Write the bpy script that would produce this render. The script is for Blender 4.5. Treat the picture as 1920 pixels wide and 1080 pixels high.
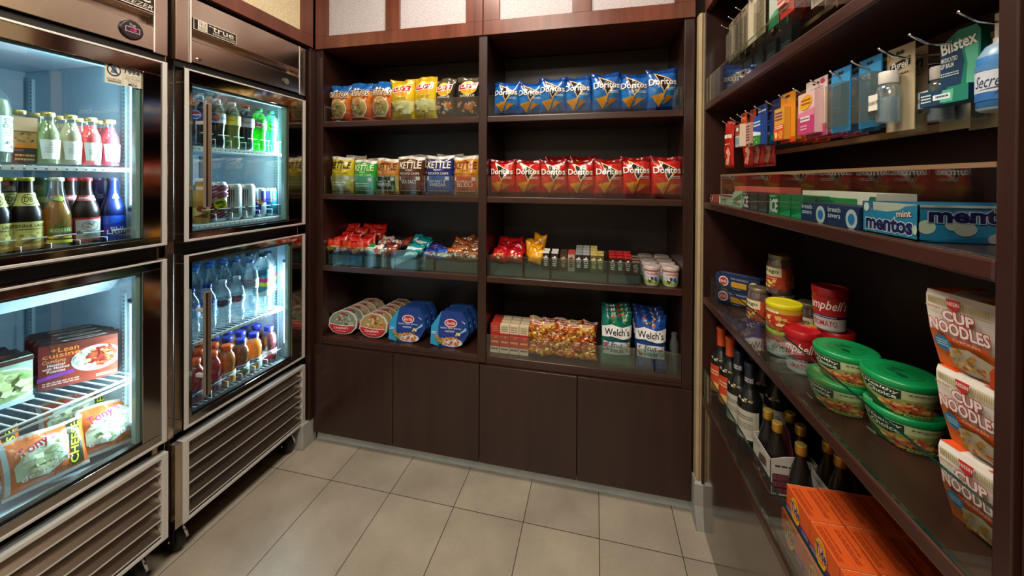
import bpy, math, random
from mathutils import Matrix, Vector
from mathutils.geometry import tessellate_polygon
for o in list(bpy.data.objects): bpy.data.objects.remove(o, do_unlink=True)
SC = bpy.context.scene
COL = SC.collection
# ------------------------------------------------------------------ camera
yaw, pit, rol = [math.radians(a) for a in (12.8814, 0.3025, 0.3388)]
Fw = Vector((-math.sin(yaw)*math.cos(pit), math.cos(yaw)*math.cos(pit), -math.sin(pit)))
Rt = Vector((math.cos(yaw), math.sin(yaw), 0)); Up = Rt.cross(Fw)
R2 = math.cos(rol)*Rt + math.sin(rol)*Up; U2 = -math.sin(rol)*Rt + math.cos(rol)*Up
cam = bpy.data.objects.new('camera', bpy.data.cameras.new('camera')); COL.objects.link(cam)
cam.matrix_world = Matrix(((R2.x, U2.x, -Fw.x, 0), (R2.y, U2.y, -Fw.y, 0), (R2.z, U2.z, -Fw.z, 1.375), (0, 0, 0, 1)))
cam.data.sensor_width = 36; cam.data.lens = 686.65/1920*36; cam.data.shift_y = -198.99/1920
cam.data.clip_start = .02
SC.camera = cam
# ------------------------------------------------------------------ world, exposure, main lights
W = bpy.data.worlds.new('world'); SC.world = W; W.use_nodes = True
W.node_tree.nodes['Background'].inputs[0].default_value = (.5, .47, .44, 1)
W.node_tree.nodes['Background'].inputs[1].default_value = .25
vs = SC.view_settings; vs.view_transform = 'Standard'; vs.look = 'None'; vs.gamma = 1; vs.use_curve_mapping = False
vs.exposure = 0.08
SC.cycles.transparent_max_bounces = 24
SC.cycles.max_bounces = 8
SC.cycles.caustics_reflective = False; SC.cycles.caustics_refractive = False
CEIL = 2.72
def area(name, loc, rot, sx, sy, power, col):
    l = bpy.data.lights.new(name, 'AREA'); l.shape = 'RECTANGLE'; l.size = sx; l.size_y = sy; l.energy = power; l.color = col
    o = bpy.data.objects.new(name, l); COL.objects.link(o); o.location = loc; o.rotation_euler = rot; return o
LAMPS = [(-.45, .95), (-.45, -.35), (-.45, -1.5)]
for x, y in LAMPS:
    area('ceiling_area_light', (x, y, CEIL-.035), (0, 0, 0), .58, .58, 21, (1, .90, .78))

# ------------------------------------------------------------------ helpers
def lin(h):
    if isinstance(h, tuple): return h
    r = [int(h[i:i+2], 16)/255 for i in (0, 2, 4)]
    return tuple(c/12.92 if c <= .04045 else ((c+.055)/1.055)**2.4 for c in r) + (1,)
MATS = {}
def newmat(name):
    m = bpy.data.materials.new(name); m.use_nodes = True; nt = m.node_tree; nt.nodes.clear()
    out = nt.nodes.new('ShaderNodeOutputMaterial'); MATS[name] = m
    return m, nt, out
def nd(nt, t, **k):
    n = nt.nodes.new(t)
    for a, b in k.items():
        if a.startswith('i_'): n.inputs[a[2:].replace('_', ' ')].default_value = b
        else: setattr(n, a, b)
    return n
def noise(nt, scale, detail=3, coord='Object', stretch=None):
    tc = nd(nt, 'ShaderNodeTexCoord'); mp = nd(nt, 'ShaderNodeMapping'); nt.links.new(tc.outputs[coord], mp.inputs[0])
    if stretch: mp.inputs['Scale'].default_value = stretch
    n = nd(nt, 'ShaderNodeTexNoise'); n.inputs['Scale'].default_value = scale; n.inputs['Detail'].default_value = detail
    nt.links.new(mp.outputs[0], n.inputs['Vector']); return n
def printed(name, rough, bumpscale=0, bump=0, metal=0, coat=0, vary=.06, spec=.5):
    m, nt, out = newmat(name); L = nt.links.new
    at = nd(nt, 'ShaderNodeAttribute', attribute_name='Col')
    p = nd(nt, 'ShaderNodeBsdfPrincipled'); p.inputs['Roughness'].default_value = rough; p.inputs['Metallic'].default_value = metal
    p.inputs['Specular IOR Level'].default_value = spec
    if coat: p.inputs['Coat Weight'].default_value = coat; p.inputs['Coat Roughness'].default_value = .08
    n = noise(nt, bumpscale or 25)
    hs = nd(nt, 'ShaderNodeMix', data_type='RGBA', blend_type='MULTIPLY'); hs.inputs[0].default_value = vary*2
    L(at.outputs['Color'], hs.inputs[6]); L(n.outputs['Fac'], hs.inputs[7]); L(hs.outputs[2], p.inputs['Base Color'])
    if bump:
        b = nd(nt, 'ShaderNodeBump'); b.inputs['Strength'].default_value = bump; b.inputs['Distance'].default_value = .004
        L(n.outputs['Fac'], b.inputs['Height']); L(b.outputs[0], p.inputs['Normal'])
    L(p.outputs[0], out.inputs[0]); return m
printed('card', .48)
printed('paper', .7)
printed('film', .22, 34, .8, coat=.3)
printed('plastic', .32)
printed('canprint', .3, metal=.55)
printed('rubber', .6)
printed('paint', .5)
def metal(name, col, rough, stretch, bump=.05):
    m, nt, out = newmat(name); L = nt.links.new
    p = nd(nt, 'ShaderNodeBsdfPrincipled'); p.inputs['Metallic'].default_value = 1; p.inputs['Base Color'].default_value = lin(col)
    n = noise(nt, 30, 4, 'Object', stretch); r = nd(nt, 'ShaderNodeMapRange'); r.inputs[3].default_value = rough*.75; r.inputs[4].default_value = rough*1.3
    L(n.outputs['Fac'], r.inputs[0]); L(r.outputs[0], p.inputs['Roughness'])
    b = nd(nt, 'ShaderNodeBump'); b.inputs['Strength'].default_value = bump; b.inputs['Distance'].default_value = .001
    L(n.outputs['Fac'], b.inputs['Height']); L(b.outputs[0], p.inputs['Normal']); L(p.outputs[0], out.inputs[0])
metal('steel', 'c4b2a2', .24, (1, 1, 30))
metal('steel_dark', '9a928a', .08, (1, 1, 20), .015)
metal('handle_metal', 'cdbba8', .42, (1, 1, 30))
metal('steel_slat', '8a7c6e', .3, (30, 1, 1), .03)
metal('steel_bright', 'e6e4e0', .42, (1, 1, 30)); MATS['steel_bright'].node_tree.nodes['Principled BSDF'].inputs['Metallic'].default_value = .45
metal('chrome', 'd0d0d0', .1, (1, 1, 1), 0)
def see(name, tint, gloss=.0, diffuse=0, useattr=False, ior=1.45, rough=.0, dcol=None):
    """thin clear sheet: transparent plus a Fresnel reflection"""
    m, nt, out = newmat(name); L = nt.links.new
    tr = nd(nt, 'ShaderNodeBsdfTransparent'); tr.inputs[0].default_value = lin(tint) if isinstance(tint, str) else tint
    gl = nd(nt, 'ShaderNodeBsdfGlossy'); gl.inputs['Roughness'].default_value = rough; gl.inputs[0].default_value = (1, 1, 1, 1)
    f0 = ((ior-1)/(ior+1))**2
    lw = nd(nt, 'ShaderNodeLayerWeight'); pw = nd(nt, 'ShaderNodeMath', operation='POWER'); pw.inputs[1].default_value = 5; L(lw.outputs['Facing'], pw.inputs[0])
    fr = nd(nt, 'ShaderNodeMath', operation='MULTIPLY_ADD'); fr.inputs[1].default_value = 1-f0; fr.inputs[2].default_value = f0; L(pw.outputs[0], fr.inputs[0])
    last = tr
    if diffuse:
        df = nd(nt, 'ShaderNodeBsdfDiffuse'); mx0 = nd(nt, 'ShaderNodeMixShader'); mx0.inputs[0].default_value = diffuse
        tl = nd(nt, 'ShaderNodeBsdfTranslucent'); ad = nd(nt, 'ShaderNodeMixShader'); ad.inputs[0].default_value = .5
        L(df.outputs[0], ad.inputs[1]); L(tl.outputs[0], ad.inputs[2])
        df.inputs[0].default_value = tl.inputs[0].default_value = lin(dcol or 'ffffff')
        if useattr:
            at = nd(nt, 'ShaderNodeAttribute', attribute_name='Col'); L(at.outputs[0], df.inputs[0]); L(at.outputs[0], tl.inputs[0]); L(at.outputs[0], tr.inputs[0])
        L(tr.outputs[0], mx0.inputs[1]); L(ad.outputs[0], mx0.inputs[2]); last = mx0
    mx = nd(nt, 'ShaderNodeMixShader')
    mm = nd(nt, 'ShaderNodeMath', operation='ADD'); mm.inputs[1].default_value = gloss; L(fr.outputs[0], mm.inputs[0]); L(mm.outputs[0], mx.inputs[0])
    L(last.outputs[0], mx.inputs[1]); L(gl.outputs[0], mx.inputs[2]); L(mx.outputs[0], out.inputs[0])
see('door_glass', 'eff7f5', .045)
see('acrylic', 'f3f9f7', .02)
see('acrylic_edge', 'a8b8a0', .1, .6, dcol='b09a78')
see('glass_edge', '2f6a5a', .1, .7, dcol='1d4f42')
see('clear_pet', 'f2fafc', .10, .13, ior=1.4, dcol='dff3fa')
see('clear_shell', 'f6fafa', .06, .03, ior=1.4, dcol='dff3fa')
see('blister', 'e4e4da', .05, .10, dcol='d8d2c0')
see('liquid', 'ffffff', .0, .62, useattr=True, ior=1.4)
def emis(name, col, s, colattr=False):
    m, nt, out = newmat(name); e = nd(nt, 'ShaderNodeEmission'); e.inputs[0].default_value = lin(col); e.inputs[1].default_value = s
    nt.links.new(e.outputs[0], out.inputs[0])
emis('lamp_diffuser', 'fff0d8', 7)
emis('cooler_tube', 'd6efff', 16)
emis('red_digits', 'ff2040', 2.5)
def woodmat(name, c1, c2, rough, grain=(1, 1, .06), sc=28, spec=.5, coat=.25):
    m, nt, out = newmat(name); L = nt.links.new
    p = nd(nt, 'ShaderNodeBsdfPrincipled'); p.inputs['Roughness'].default_value = rough
    p.inputs['Coat Weight'].default_value = coat; p.inputs['Coat Roughness'].default_value = .22
    n = noise(nt, sc, 6, 'Object', grain); n2 = noise(nt, 3, 2, 'Object')
    cr = nd(nt, 'ShaderNodeValToRGB'); cr.color_ramp.elements[0].position = .3; cr.color_ramp.elements[1].position = .72
    cr.color_ramp.elements[0].color = lin(c1); cr.color_ramp.elements[1].color = lin(c2)
    ad = nd(nt, 'ShaderNodeMath', operation='MULTIPLY_ADD'); ad.inputs[1].default_value = .35; L(n2.outputs['Fac'], ad.inputs[0])
    mu = nd(nt, 'ShaderNodeMath', operation='MULTIPLY'); mu.inputs[1].default_value = .65; L(n.outputs['Fac'], mu.inputs[0]); L(mu.outputs[0], ad.inputs[2])
    L(ad.outputs[0], cr.inputs[0]); L(cr.outputs[0], p.inputs['Base Color'])
    b = nd(nt, 'ShaderNodeBump'); b.inputs['Strength'].default_value = .08; b.inputs['Distance'].default_value = .002; L(n.outputs['Fac'], b.inputs['Height']); L(b.outputs[0], p.inputs['Normal'])
    L(p.outputs[0], out.inputs[0])
woodmat('wood', '220f0b', '361b14', .36)
woodmat('bright_edge_tan', '6e563c', '86694a', .6, (1, .1, 1))
woodmat('wood_h', '2a1510', '44251c', .34, (.06, .06, 1))
woodmat('wood_red', '4c2215', '7c4230', .30)
woodmat('wood_dark', '170c0a', '241410', .45)
woodmat('wood_gloss', '2c1812', '42261c', .14, coat=.8); MATS['wood_gloss'].node_tree.nodes['Principled BSDF'].inputs['Coat Roughness'].default_value = .12
woodmat('raw_board', '9a7a58', 'b8966c', .7, (.1, .1, 1))
def plain(name, c, rough, vary=.1, sc=8, bump=0, c2=None):
    m, nt, out = newmat(name); L = nt.links.new
    p = nd(nt, 'ShaderNodeBsdfPrincipled'); p.inputs['Roughness'].default_value = rough
    n = noise(nt, sc, 4, 'Object'); cr = nd(nt, 'ShaderNodeValToRGB'); a = lin(c)
    cr.color_ramp.elements[0].position = .35; cr.color_ramp.elements[1].position = .65
    cr.color_ramp.elements[0].color = lin(c2) if c2 else tuple(x*(1-vary) for x in a[:3])+(1,)
    cr.color_ramp.elements[1].color = a; L(n.outputs['Fac'], cr.inputs[0]); L(cr.outputs[0], p.inputs['Base Color'])
    if bump:
        b = nd(nt, 'ShaderNodeBump'); b.inputs['Strength'].default_value = bump; b.inputs['Distance'].default_value = .003; L(n.outputs['Fac'], b.inputs['Height']); L(b.outputs[0], p.inputs['Normal'])
    L(p.outputs[0], out.inputs[0])
plain('wall_paint', 'a89a86', .8)
plain('ceiling_paint', 'd8d2c6', .9)
plain('beige_trim', 'b8a37e', .4, .15, 12)
plain('stone', 'a9a9a2', .5, .18, 9)
plain('toe_metal', 'b6c0c0', .35, .15, 12)
plain('cooler_liner', 'b6c8d4', .35, .06, 5)
plain('white_wire', 'dfe8ea', .35)
plain('riser_grey', '46585a', .35)
plain('black_plastic', '141414', .4)
plain('textured_paper', 'c8c2c6', .9, .1, 190, .3, 'aca4a8')
plain('cream_paper', 'e8d8b4', .55, .1, 170, .4, 'cdb98e')
def floormat():
    m, nt, out = newmat('floor_tile'); L = nt.links.new
    g = nd(nt, 'ShaderNodeNewGeometry'); sx = nd(nt, 'ShaderNodeSeparateXYZ'); L(g.outputs['Position'], sx.inputs[0])
    def M(op, a, b=None, c=None):
        n = nd(nt, 'ShaderNodeMath', operation=op)
        for i, v in enumerate((a, b, c)):
            if v is None: continue
            if isinstance(v, (int, float)): n.inputs[i].default_value = v
            else: L(v, n.inputs[i])
        return n.outputs[0]
    def axis(s, x0, w):
        t = M('DIVIDE', M('SUBTRACT', s, x0), w); fr = M('FRACT', t); fl = M('FLOOR', t)
        d = M('MULTIPLY', M('MINIMUM', fr, M('SUBTRACT', 1.0, fr)), w); return M('LESS_THAN', d, .0016), fl
    gx, ix = axis(sx.outputs[0], -1.4648+.2975*20, .2975); gy, iy = axis(sx.outputs[1], 1.4394, .595)
    grout = M('MAXIMUM', gx, gy)
    n = noise(nt, 5, 6, 'Object'); n3 = noise(nt, 90, 3, 'Object')
    wn = nd(nt, 'ShaderNodeTexWhiteNoise'); wn.noise_dimensions = '2D'; cb = nd(nt, 'ShaderNodeCombineXYZ'); L(ix, cb.inputs[0]); L(iy, cb.inputs[1]); L(cb.outputs[0], wn.inputs['Vector'])
    v = M('ADD', M('MULTIPLY', n.outputs['Fac'], .7), M('ADD', M('MULTIPLY', n3.outputs['Fac'], .15), M('MULTIPLY', wn.outputs['Value'], .15)))
    cr = nd(nt, 'ShaderNodeValToRGB'); cr.color_ramp.elements[0].position = .3; cr.color_ramp.elements[1].position = .7
    cr.color_ramp.elements[0].color = lin('93897a'); cr.color_ramp.elements[1].color = lin('b3a896'); L(v, cr.inputs[0])
    mx = nd(nt, 'ShaderNodeMix', data_type='RGBA'); L(grout, mx.inputs[0]); L(cr.outputs[0], mx.inputs[6]); mx.inputs[7].default_value = lin('3c362e')
    p = nd(nt, 'ShaderNodeBsdfPrincipled'); L(mx.outputs[2], p.inputs['Base Color'])
    L(M('ADD', M('MULTIPLY', grout, .4), M('ADD', M('MULTIPLY', n.outputs['Fac'], .15), .3)), p.inputs['Roughness'])
    b = nd(nt, 'ShaderNodeBump'); b.inputs['Strength'].default_value = .3; b.inputs['Distance'].default_value = .002; L(M('SUBTRACT', 1.0, grout), b.inputs['Height']); L(b.outputs[0], p.inputs['Normal'])
    L(p.outputs[0], out.inputs[0])
floormat()

class MB:
    def __init__(s): s.v = []; s.f = []; s.c = []; s.m = []; s.s = []; s.T = None
    def add(s, V, F, col='ffffff', mat='card', smooth=True):
        b = len(s.v); cols = col if isinstance(col, list) else None
        s.v += [tuple(s.T @ Vector(p)) for p in V] if s.T else [tuple(p) for p in V]
        for i, f in enumerate(F):
            s.f.append([b+k for k in f]); s.c.append(lin(cols[i] if cols else col)); s.m.append(mat); s.s.append(smooth)
        return s
    def box(s, x0, y0, z0, x1, y1, z1, col='ffffff', mat='card', top=None, edge=None):
        V = [(x, y, z) for z in (z0, z1) for x, y in ((x0, y0), (x1, y0), (x1, y1), (x0, y1))]
        F = [(0, 3, 2, 1), (4, 5, 6, 7), (0, 1, 5, 4), (1, 2, 6, 5), (2, 3, 7, 6), (3, 0, 4, 7)]
        return s.add(V, F, col, mat, False)
    def lathe(s, prof, col='ffffff', mat='plastic', seg=28, cx=0, cy=0, cap0=True, cap1=True, cols=None, axis='z'):
        V = []; F = []; C = []; n = len(prof)
        for r, z in prof:
            for k in range(seg):
                a = 2*math.pi*k/seg; V.append((cx+r*math.cos(a), cy+r*math.sin(a), z))
        for i in range(n-1):
            for k in range(seg):
                F.append((i*seg+k, i*seg+(k+1) % seg, (i+1)*seg+(k+1) % seg, (i+1)*seg+k)); C.append(cols[i] if cols else col)
        s.add(V, F, C, mat, True)
        if cap0: s.add(V[:seg], [tuple(range(seg))[::-1]], col, mat, False)
        if cap1: s.add(V[-seg:], [tuple(range(seg))], cols[-1] if cols else col, mat, False)
        return s
    def tube(s, pts, r, col='ffffff', mat='plastic', seg=8):
        V = []; F = []; P = [Vector(p) for p in pts]; up = Vector((.13, .31, .94)).normalized()
        for i, p in enumerate(P):
            d = (P[min(i+1, len(P)-1)]-P[max(i-1, 0)]).normalized(); a = d.cross(up).normalized(); b = d.cross(a)
            rr = r[i] if isinstance(r, list) else r
            for k in range(seg):
                t = 2*math.pi*k/seg; V.append(tuple(p+a*math.cos(t)*rr+b*math.sin(t)*rr))
        for i in range(len(P)-1):
            for k in range(seg): F.append((i*seg+k, i*seg+(k+1) % seg, (i+1)*seg+(k+1) % seg, (i+1)*seg+k))
        F.append(tuple(range(seg))[::-1]); F.append(tuple(range(len(V)-seg, len(V))))
        return s.add(V, F, col, mat, True)
    def prism(s, poly, y0, y1, col='ffffff', mat='card', plane='xz', smooth=False):
        n = len(poly)
        mk = {'xz': lambda p, t: (p[0], t, p[1]), 'xy': lambda p, t: (p[0], p[1], t), 'yz': lambda p, t: (t, p[0], p[1])}[plane]
        V = [mk(p, y0) for p in poly]+[mk(p, y1) for p in poly]
        tri = tessellate_polygon([[Vector((p[0], p[1], 0)) for p in poly]])
        F = [tuple(t) for t in tri]+[tuple(n+k for k in t)[::-1] for t in tri]+[(i, (i+1) % n, n+(i+1) % n, n+i) for i in range(n)]
        return s.add(V, F, col, mat, smooth)
    def mesh(s, name):
        me = bpy.data.meshes.new(name); me.from_pydata(s.v, [], s.f)
        names = list(dict.fromkeys(s.m))
        for n in names: me.materials.append(MATS[n])
        ix = {n: i for i, n in enumerate(names)}
        me.polygons.foreach_set('material_index', [ix[m] for m in s.m]); me.polygons.foreach_set('use_smooth', s.s)
        at = me.color_attributes.new('Col', 'BYTE_COLOR', 'CORNER'); d = []
        for p in me.polygons: d += list(s.c[p.index])*p.loop_total
        at.data.foreach_set('color', d); me.update(); return me

# ---- printed artwork: flat shapes laid on a surface, sliced so they follow its curve
_TX = {}
def textpolys(txt, shear=0, bold=0):
    k = (txt, shear, bold)
    if k not in _TX:
        cu = bpy.data.curves.new('t', 'FONT'); cu.body = txt; cu.resolution_u = 2; cu.shear = shear; cu.offset = bold*.38; cu.space_line = .82; cu.align_x = 'CENTER'
        o = bpy.data.objects.new('t', cu); COL.objects.link(o); bpy.context.view_layer.update()
        me = o.evaluated_get(bpy.context.evaluated_depsgraph_get()).to_mesh()
        P = [[(me.vertices[i].co.x, me.vertices[i].co.y) for i in p.vertices] for p in me.polygons]
        bpy.data.objects.remove(o); bpy.data.curves.remove(cu)
        xs = [x for p in P for x, y in p]; ys = [y for p in P for x, y in p]
        _TX[k] = (P, min(xs), max(xs), min(ys), max(ys))
    return _TX[k]
def clip(poly, ax, v, keep_less):
    out = []; n = len(poly)
    for i in range(n):
        a, b = poly[i], poly[(i+1) % n]; ia = (a[ax] <= v) == keep_less or a[ax] == v; ib = (b[ax] <= v) == keep_less or b[ax] == v
        if ia: out.append(a)
        if ia != ib:
            t = (v-a[ax])/(b[ax]-a[ax]); out.append((a[0]+(b[0]-a[0])*t, a[1]+(b[1]-a[1])*t))
    return out
def slices(polys, ax, cuts):
    for c in cuts:
        res = []
        for p in polys:
            lo = min(q[ax] for q in p); hi = max(q[ax] for q in p)
            if lo >= c-1e-9 or hi <= c+1e-9: res.append(p); continue
            for kl in (True, False):
                q = clip(p, ax, c, kl)
                if len(q) > 2: res.append(q)
        polys = res
    return polys
def rot2(P, cx, cy, a, asp=1.0):
    c, s_ = math.cos(a), math.sin(a)
    return [[(cx+((x-cx)*asp*c-(y-cy)*s_)/asp, cy+((x-cx)*asp*s_+(y-cy)*c)) for x, y in p] for p in P]
def shapes(op, asp):
    k = op[0]
    if k == 'r': _, x0, y0, x1, y1, c = op; return [([[(x0, y0), (x1, y0), (x1, y1), (x0, y1)]], c)]
    if k == 'e':
        cx, cy, rx, ry, c = op[1:6]; n = 22; P = [[(cx+rx*math.cos(2*math.pi*i/n), cy+ry*math.sin(2*math.pi*i/n)) for i in range(n)]]
        return [(rot2(P, cx, cy, op[6], asp) if len(op) > 6 else P, c)]
    if k == 'p':
        pts = op[1]; return [([[pts[i] for i in t] for t in tessellate_polygon([[Vector((x, y, 0)) for x, y in pts]])], op[2])]
    if k == 't':
        txt, x0, y0, x1, y1, c = op[1:7]; o = op[7] if len(op) > 7 else {}
        res = []; bx = textpolys(txt, o.get('shear', 0), o.get('bold', 0))[1:]
        for bd, cc in ([(o.get('bold', 0)+o.get('ow', .05)*1.5, o['out'])] if 'out' in o else [])+[(o.get('bold', 0), c)]:
            P = textpolys(txt, o.get('shear', 0), bd)[0]
            sx = (x1-x0)/max(1e-6, bx[1]-bx[0]); sy = (y1-y0)/max(1e-6, bx[3]-bx[2])
            Q = [[(x0+(x-bx[0])*sx, y0+(y-bx[2])*sy) for x, y in p] for p in P]
            if 'rot' in o: Q = rot2(Q, (x0+x1)/2, (y0+y1)/2, o['rot'], asp)
            res.append((Q, cc))
        return res
    if k == 'chips':   # scattered bits of food in a picture
        x0, y0, x1, y1, cols, n, sd = op[1:8]; rn = random.Random(sd); sz = op[8] if len(op) > 8 else .07; res = []
        by = {}
        for i in range(n):
            t = rn.random()*6.28; r = rn.random()**.5; cx = (x0+x1)/2+(x1-x0)/2*r*math.cos(t); cy = (y0+y1)/2+(y1-y0)/2*r*math.sin(t)
            m = rn.choice((3, 4, 5, 6)); s_ = sz*(.5+rn.random()); a0 = rn.random()*6
            p = [(cx+s_*math.cos(a0+j*6.283/m), cy+s_*asp*math.sin(a0+j*6.283/m)*(.6+.4*rn.random())) for j in range(m)]
            res.append(([p], rn.choice(cols)))
        return res
    if k == 'fine':    # rows of small unreadable print
        x0, y0, x1, y1, c, rows, sd = op[1:8]; rn = random.Random(sd); Q = []
        for r in range(rows):
            yy = y1-(r+.7)*(y1-y0)/rows; hh = (y1-y0)/rows*.5; x = x0
            while x < x1:
                w = (x1-x0)*(.05+.12*rn.random()); Q.append([(x, yy), (min(x+w, x1), yy), (min(x+w, x1), yy+hh), (x, yy+hh)]); x += w+(x1-x0)*.03
        return [(Q, c)]
class Surf:
    def __init__(s, W, H, f, nx=0, nz=0): s.W, s.H, s.f, s.nx, s.nz = W, H, f, nx, nz
def flat(o, ex, ey, W, H):
    o, ex, ey = Vector(o), Vector(ex), Vector(ey); n = ex.cross(ey)
    return Surf(W, H, lambda x, y, d: o+ex*x+ey*y+n*d)
def front(x0, y, z0, x1, z1): return flat((x0, y, z0), (1, 0, 0), (0, 0, 1), x1-x0, z1-z0)
def cyl(rf, z0, z1, arc, cy=0, a0=0, R=None):
    """wraps a label arc (radians wide) round an upright axis, centred on the front (-y)"""
    rf2 = rf if callable(rf) else (lambda z: rf)
    def f(x, y, d):
        a = a0+(x-.5)*arc; z = z0+y; r = rf2(z)+d; return Vector((r*math.sin(a), cy-r*math.cos(a), z))
    s = Surf(1, z1-z0, f, max(2, int(arc/.22)), 8 if callable(rf) else 2); s.aspW = arc*rf2((z0+z1)/2); return s
def art(mb, sf, ops, mat='card', base=.0005, step=.00016):
    if base >= .0012 and mat == 'film': step = .0004
    d = base; asp = getattr(sf, 'aspW', sf.W)/sf.H
    for op in ops:
        op_mat = mat
        if op[0] == '@': mat = op[1]; continue
        for polys, c in shapes(op, asp):
            P = [p for p in polys]
            if sf.nx or sf.nz:
                xs = [q[0] for p in P for q in p]; ys = [q[1] for p in P for q in p]
                if not xs: continue
                P = slices(P, 0, [i/sf.nx for i in range(1, sf.nx) if min(xs) < i/sf.nx < max(xs)]) if sf.nx else P
                P = slices(P, 1, [i/sf.nz for i in range(1, sf.nz) if min(ys) < i/sf.nz < max(ys)]) if sf.nz else P
            idx = {}; V = []; F = []
            for p in P:
                f = []
                for x, y in p:
                    k = (round(x, 4), round(y, 4))
                    if k not in idx: idx[k] = len(V); V.append(sf.f(min(max(x, 0), 1)*sf.W, min(max(y, 0), 1)*sf.H, d))
                    if not f or f[-1] != idx[k]: f.append(idx[k])
                if f and f[0] == f[-1]: f.pop()
                if len(set(f)) > 2: F.append(f)
            mb.add(V, F, c, mat, bool(sf.nx)); d += step
    return mb
def bag(mb, w, h, t, col, seed=0, bands=(), mat='film', nx=18, nz=26, crimp=.05, fold=0.0):
    rn = random.Random(seed); ph = [rn.random()*6.28 for _ in range(8)]; lean = (rn.random()-.5)*.012
    def base(X, Z):
        e = max(0, 1-abs(X)**2.4)**.6; zz = min(1, max(0, (Z-crimp)/(1-2*crimp))); s_ = math.sin(math.pi*zz)**.5 if 0 < zz < 1 else 0
        th = t/2*e*s_
        wr = .0016*(math.sin(9*X+5*Z+ph[0])+math.sin(14*Z-6*X+ph[1])+.7*math.sin(17*X+ph[2])*Z)*min(1, e*2)*min(1, s_+.15)
        ww = w/2*(1-.05*s_); bend = (.007*math.sin(4*X+ph[3])+.004*math.sin(9*X+ph[4]))*max(0, Z-.7)/.3-fold*max(0, Z-.82)
        x = X*ww+lean*Z; z = h*Z+(.004*math.sin(3*X+ph[5])*(1 if Z > .9 else 0))-(abs(X)**3*.010*(1 if .02 < Z < .98 else 0))*0
        return x, th+wr*.8+.0008, bend, z
    def fr(x, y, d):
        X = (x/w)*2-1; a, th, b, z = base(X, y/h); return Vector((a, -th+b-d, z))
    V = []; F = []; C = []
    for side in (-1, 1):
        for j in range(nz+1):
            for i in range(nx+1):
                a, th, b, z = base(i/nx*2-1, j/nz); V.append((a, side*th+b, z))
    o = (nx+1)*(nz+1)
    for j in range(nz):
        zc = (j+.5)/nz; cc = col
        for z0, z1, c in bands:
            if z0 <= zc < z1: cc = c
        for i in range(nx):
            k = j*(nx+1)+i; F.append((k, k+1, k+nx+2, k+nx+1)); C.append(cc)
            k += o; F.append((k+1, k, k+nx+1, k+nx+2)); C.append(cc)
        k = j*(nx+1); F.append((k+o, k, k+nx+1, k+nx+1+o)); C.append(cc)
        k += nx; F.append((k, k+o, k+o+nx+1, k+nx+1)); C.append(cc)
    for i in range(nx):
        F.append((i+1, i, i+o, i+1+o)); C.append(col); k = nz*(nx+1)+i; F.append((k, k+1, k+1+o, k+o)); C.append(bands[-1][2] if bands else col)
    mb.add(V, F, C, mat, True)
    s = Surf(w, h, fr, 18, 26); return s

# ---- objects
FACE = {'B': 0, 'R': -math.pi/2, 'L': math.pi/2, 'S': math.pi}
def setp(o, label=None, cat=None, group=None, kind=None):
    if label: o['label'] = label
    if cat: o['category'] = cat
    if group: o['group'] = group
    if kind: o['kind'] = kind
    return o
def mobj(name, me, parent=None):
    if isinstance(me, MB): me = me.mesh(name)
    o = bpy.data.objects.new(name, me); COL.objects.link(o)
    if parent: o.parent = parent
    return o
def empty(name, loc=(0, 0, 0), rz=0):
    o = bpy.data.objects.new(name, None); COL.objects.link(o); o.location = loc; o.rotation_euler[2] = rz; o.empty_display_size = .05; return o
class Proto:
    """parts: list of (name, MB, sub-parts, label); a single part with the thing's own name makes the thing one mesh"""
    def __init__(s, name, cat, parts):
        s.name, s.cat = name, cat
        s.parts = [(p[0], p[1].mesh(p[0]), [(q[0], q[1].mesh(q[0])) for q in (p[2] if len(p) > 2 and p[2] else [])], p[3] if len(p) > 3 else None) for p in parts]
    def put(s, loc, rot, label, group=None):
        rot = (0, 0, rot) if not isinstance(rot, tuple) else rot
        if len(s.parts) == 1 and not s.parts[0][2]:
            o = mobj(s.name, s.parts[0][1])
        else:
            o = empty(s.name)
            for n, me, sub, lb in s.parts:
                p = mobj(n, me, o)
                if lb: p['label'] = lb
                for n2, me2 in sub: mobj(n2, me2, p)
        o.location = loc; o.rotation_euler = rot
        return setp(o, label, s.cat, group)
def struct(name, mb, bevel=0):
    o = mobj(name, mb); o['kind'] = 'structure'
    return o
def bev(o, w=.002, seg=2):
    m = o.modifiers.new('bevel', 'BEVEL'); m.width = w; m.segments = seg; m.limit_method = 'ANGLE'; m.angle_limit = .9; return o
ORD = ['leftmost', 'second from left', 'third from left', 'fourth from left', 'fifth from left', 'sixth from left', 'rightmost']
def ordn(i, n): return 'rightmost' if i == n-1 else ORD[i]
# ------------------------------------------------------------------ the room
XL, XR, D = -1.443, .418, 1.636
struct('floor', MB().box(-2.25, -2.4, -.05, 1.0, 2.1, 0, mat='floor_tile'))
struct('ceiling', MB().box(-2.25, -2.4, CEIL, 1.0, 2.1, CEIL+.05, mat='ceiling_paint'))
struct('wall_back', MB().box(-2.25, 2.0, 0, 1.0, 2.08, CEIL, mat='wall_paint'))
struct('wall_left', MB().box(-2.25, -2.4, 0, -2.17, 2.0, CEIL, mat='wall_paint'))
struct('wall_right', MB().box(.77, .0, 0, .85, 2.0, CEIL, mat='wall_paint'))
struct('wall_front', MB().box(-2.17, -2.4, 0, .77, -2.32, CEIL, mat='wall_paint'))
struct('wall_left_near', MB().box(-2.17, -2.32, 0, -1.46, .368, CEIL, mat='wall_paint'))
bev(struct('trim_3', MB().box(-2.17, .3685, 0, -1.440, .3748, CEIL, mat='wood')), .001)
struct('wall_right_near', MB().box(.424, -2.32, 0, .5, .476, CEIL, mat='wood'))
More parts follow.
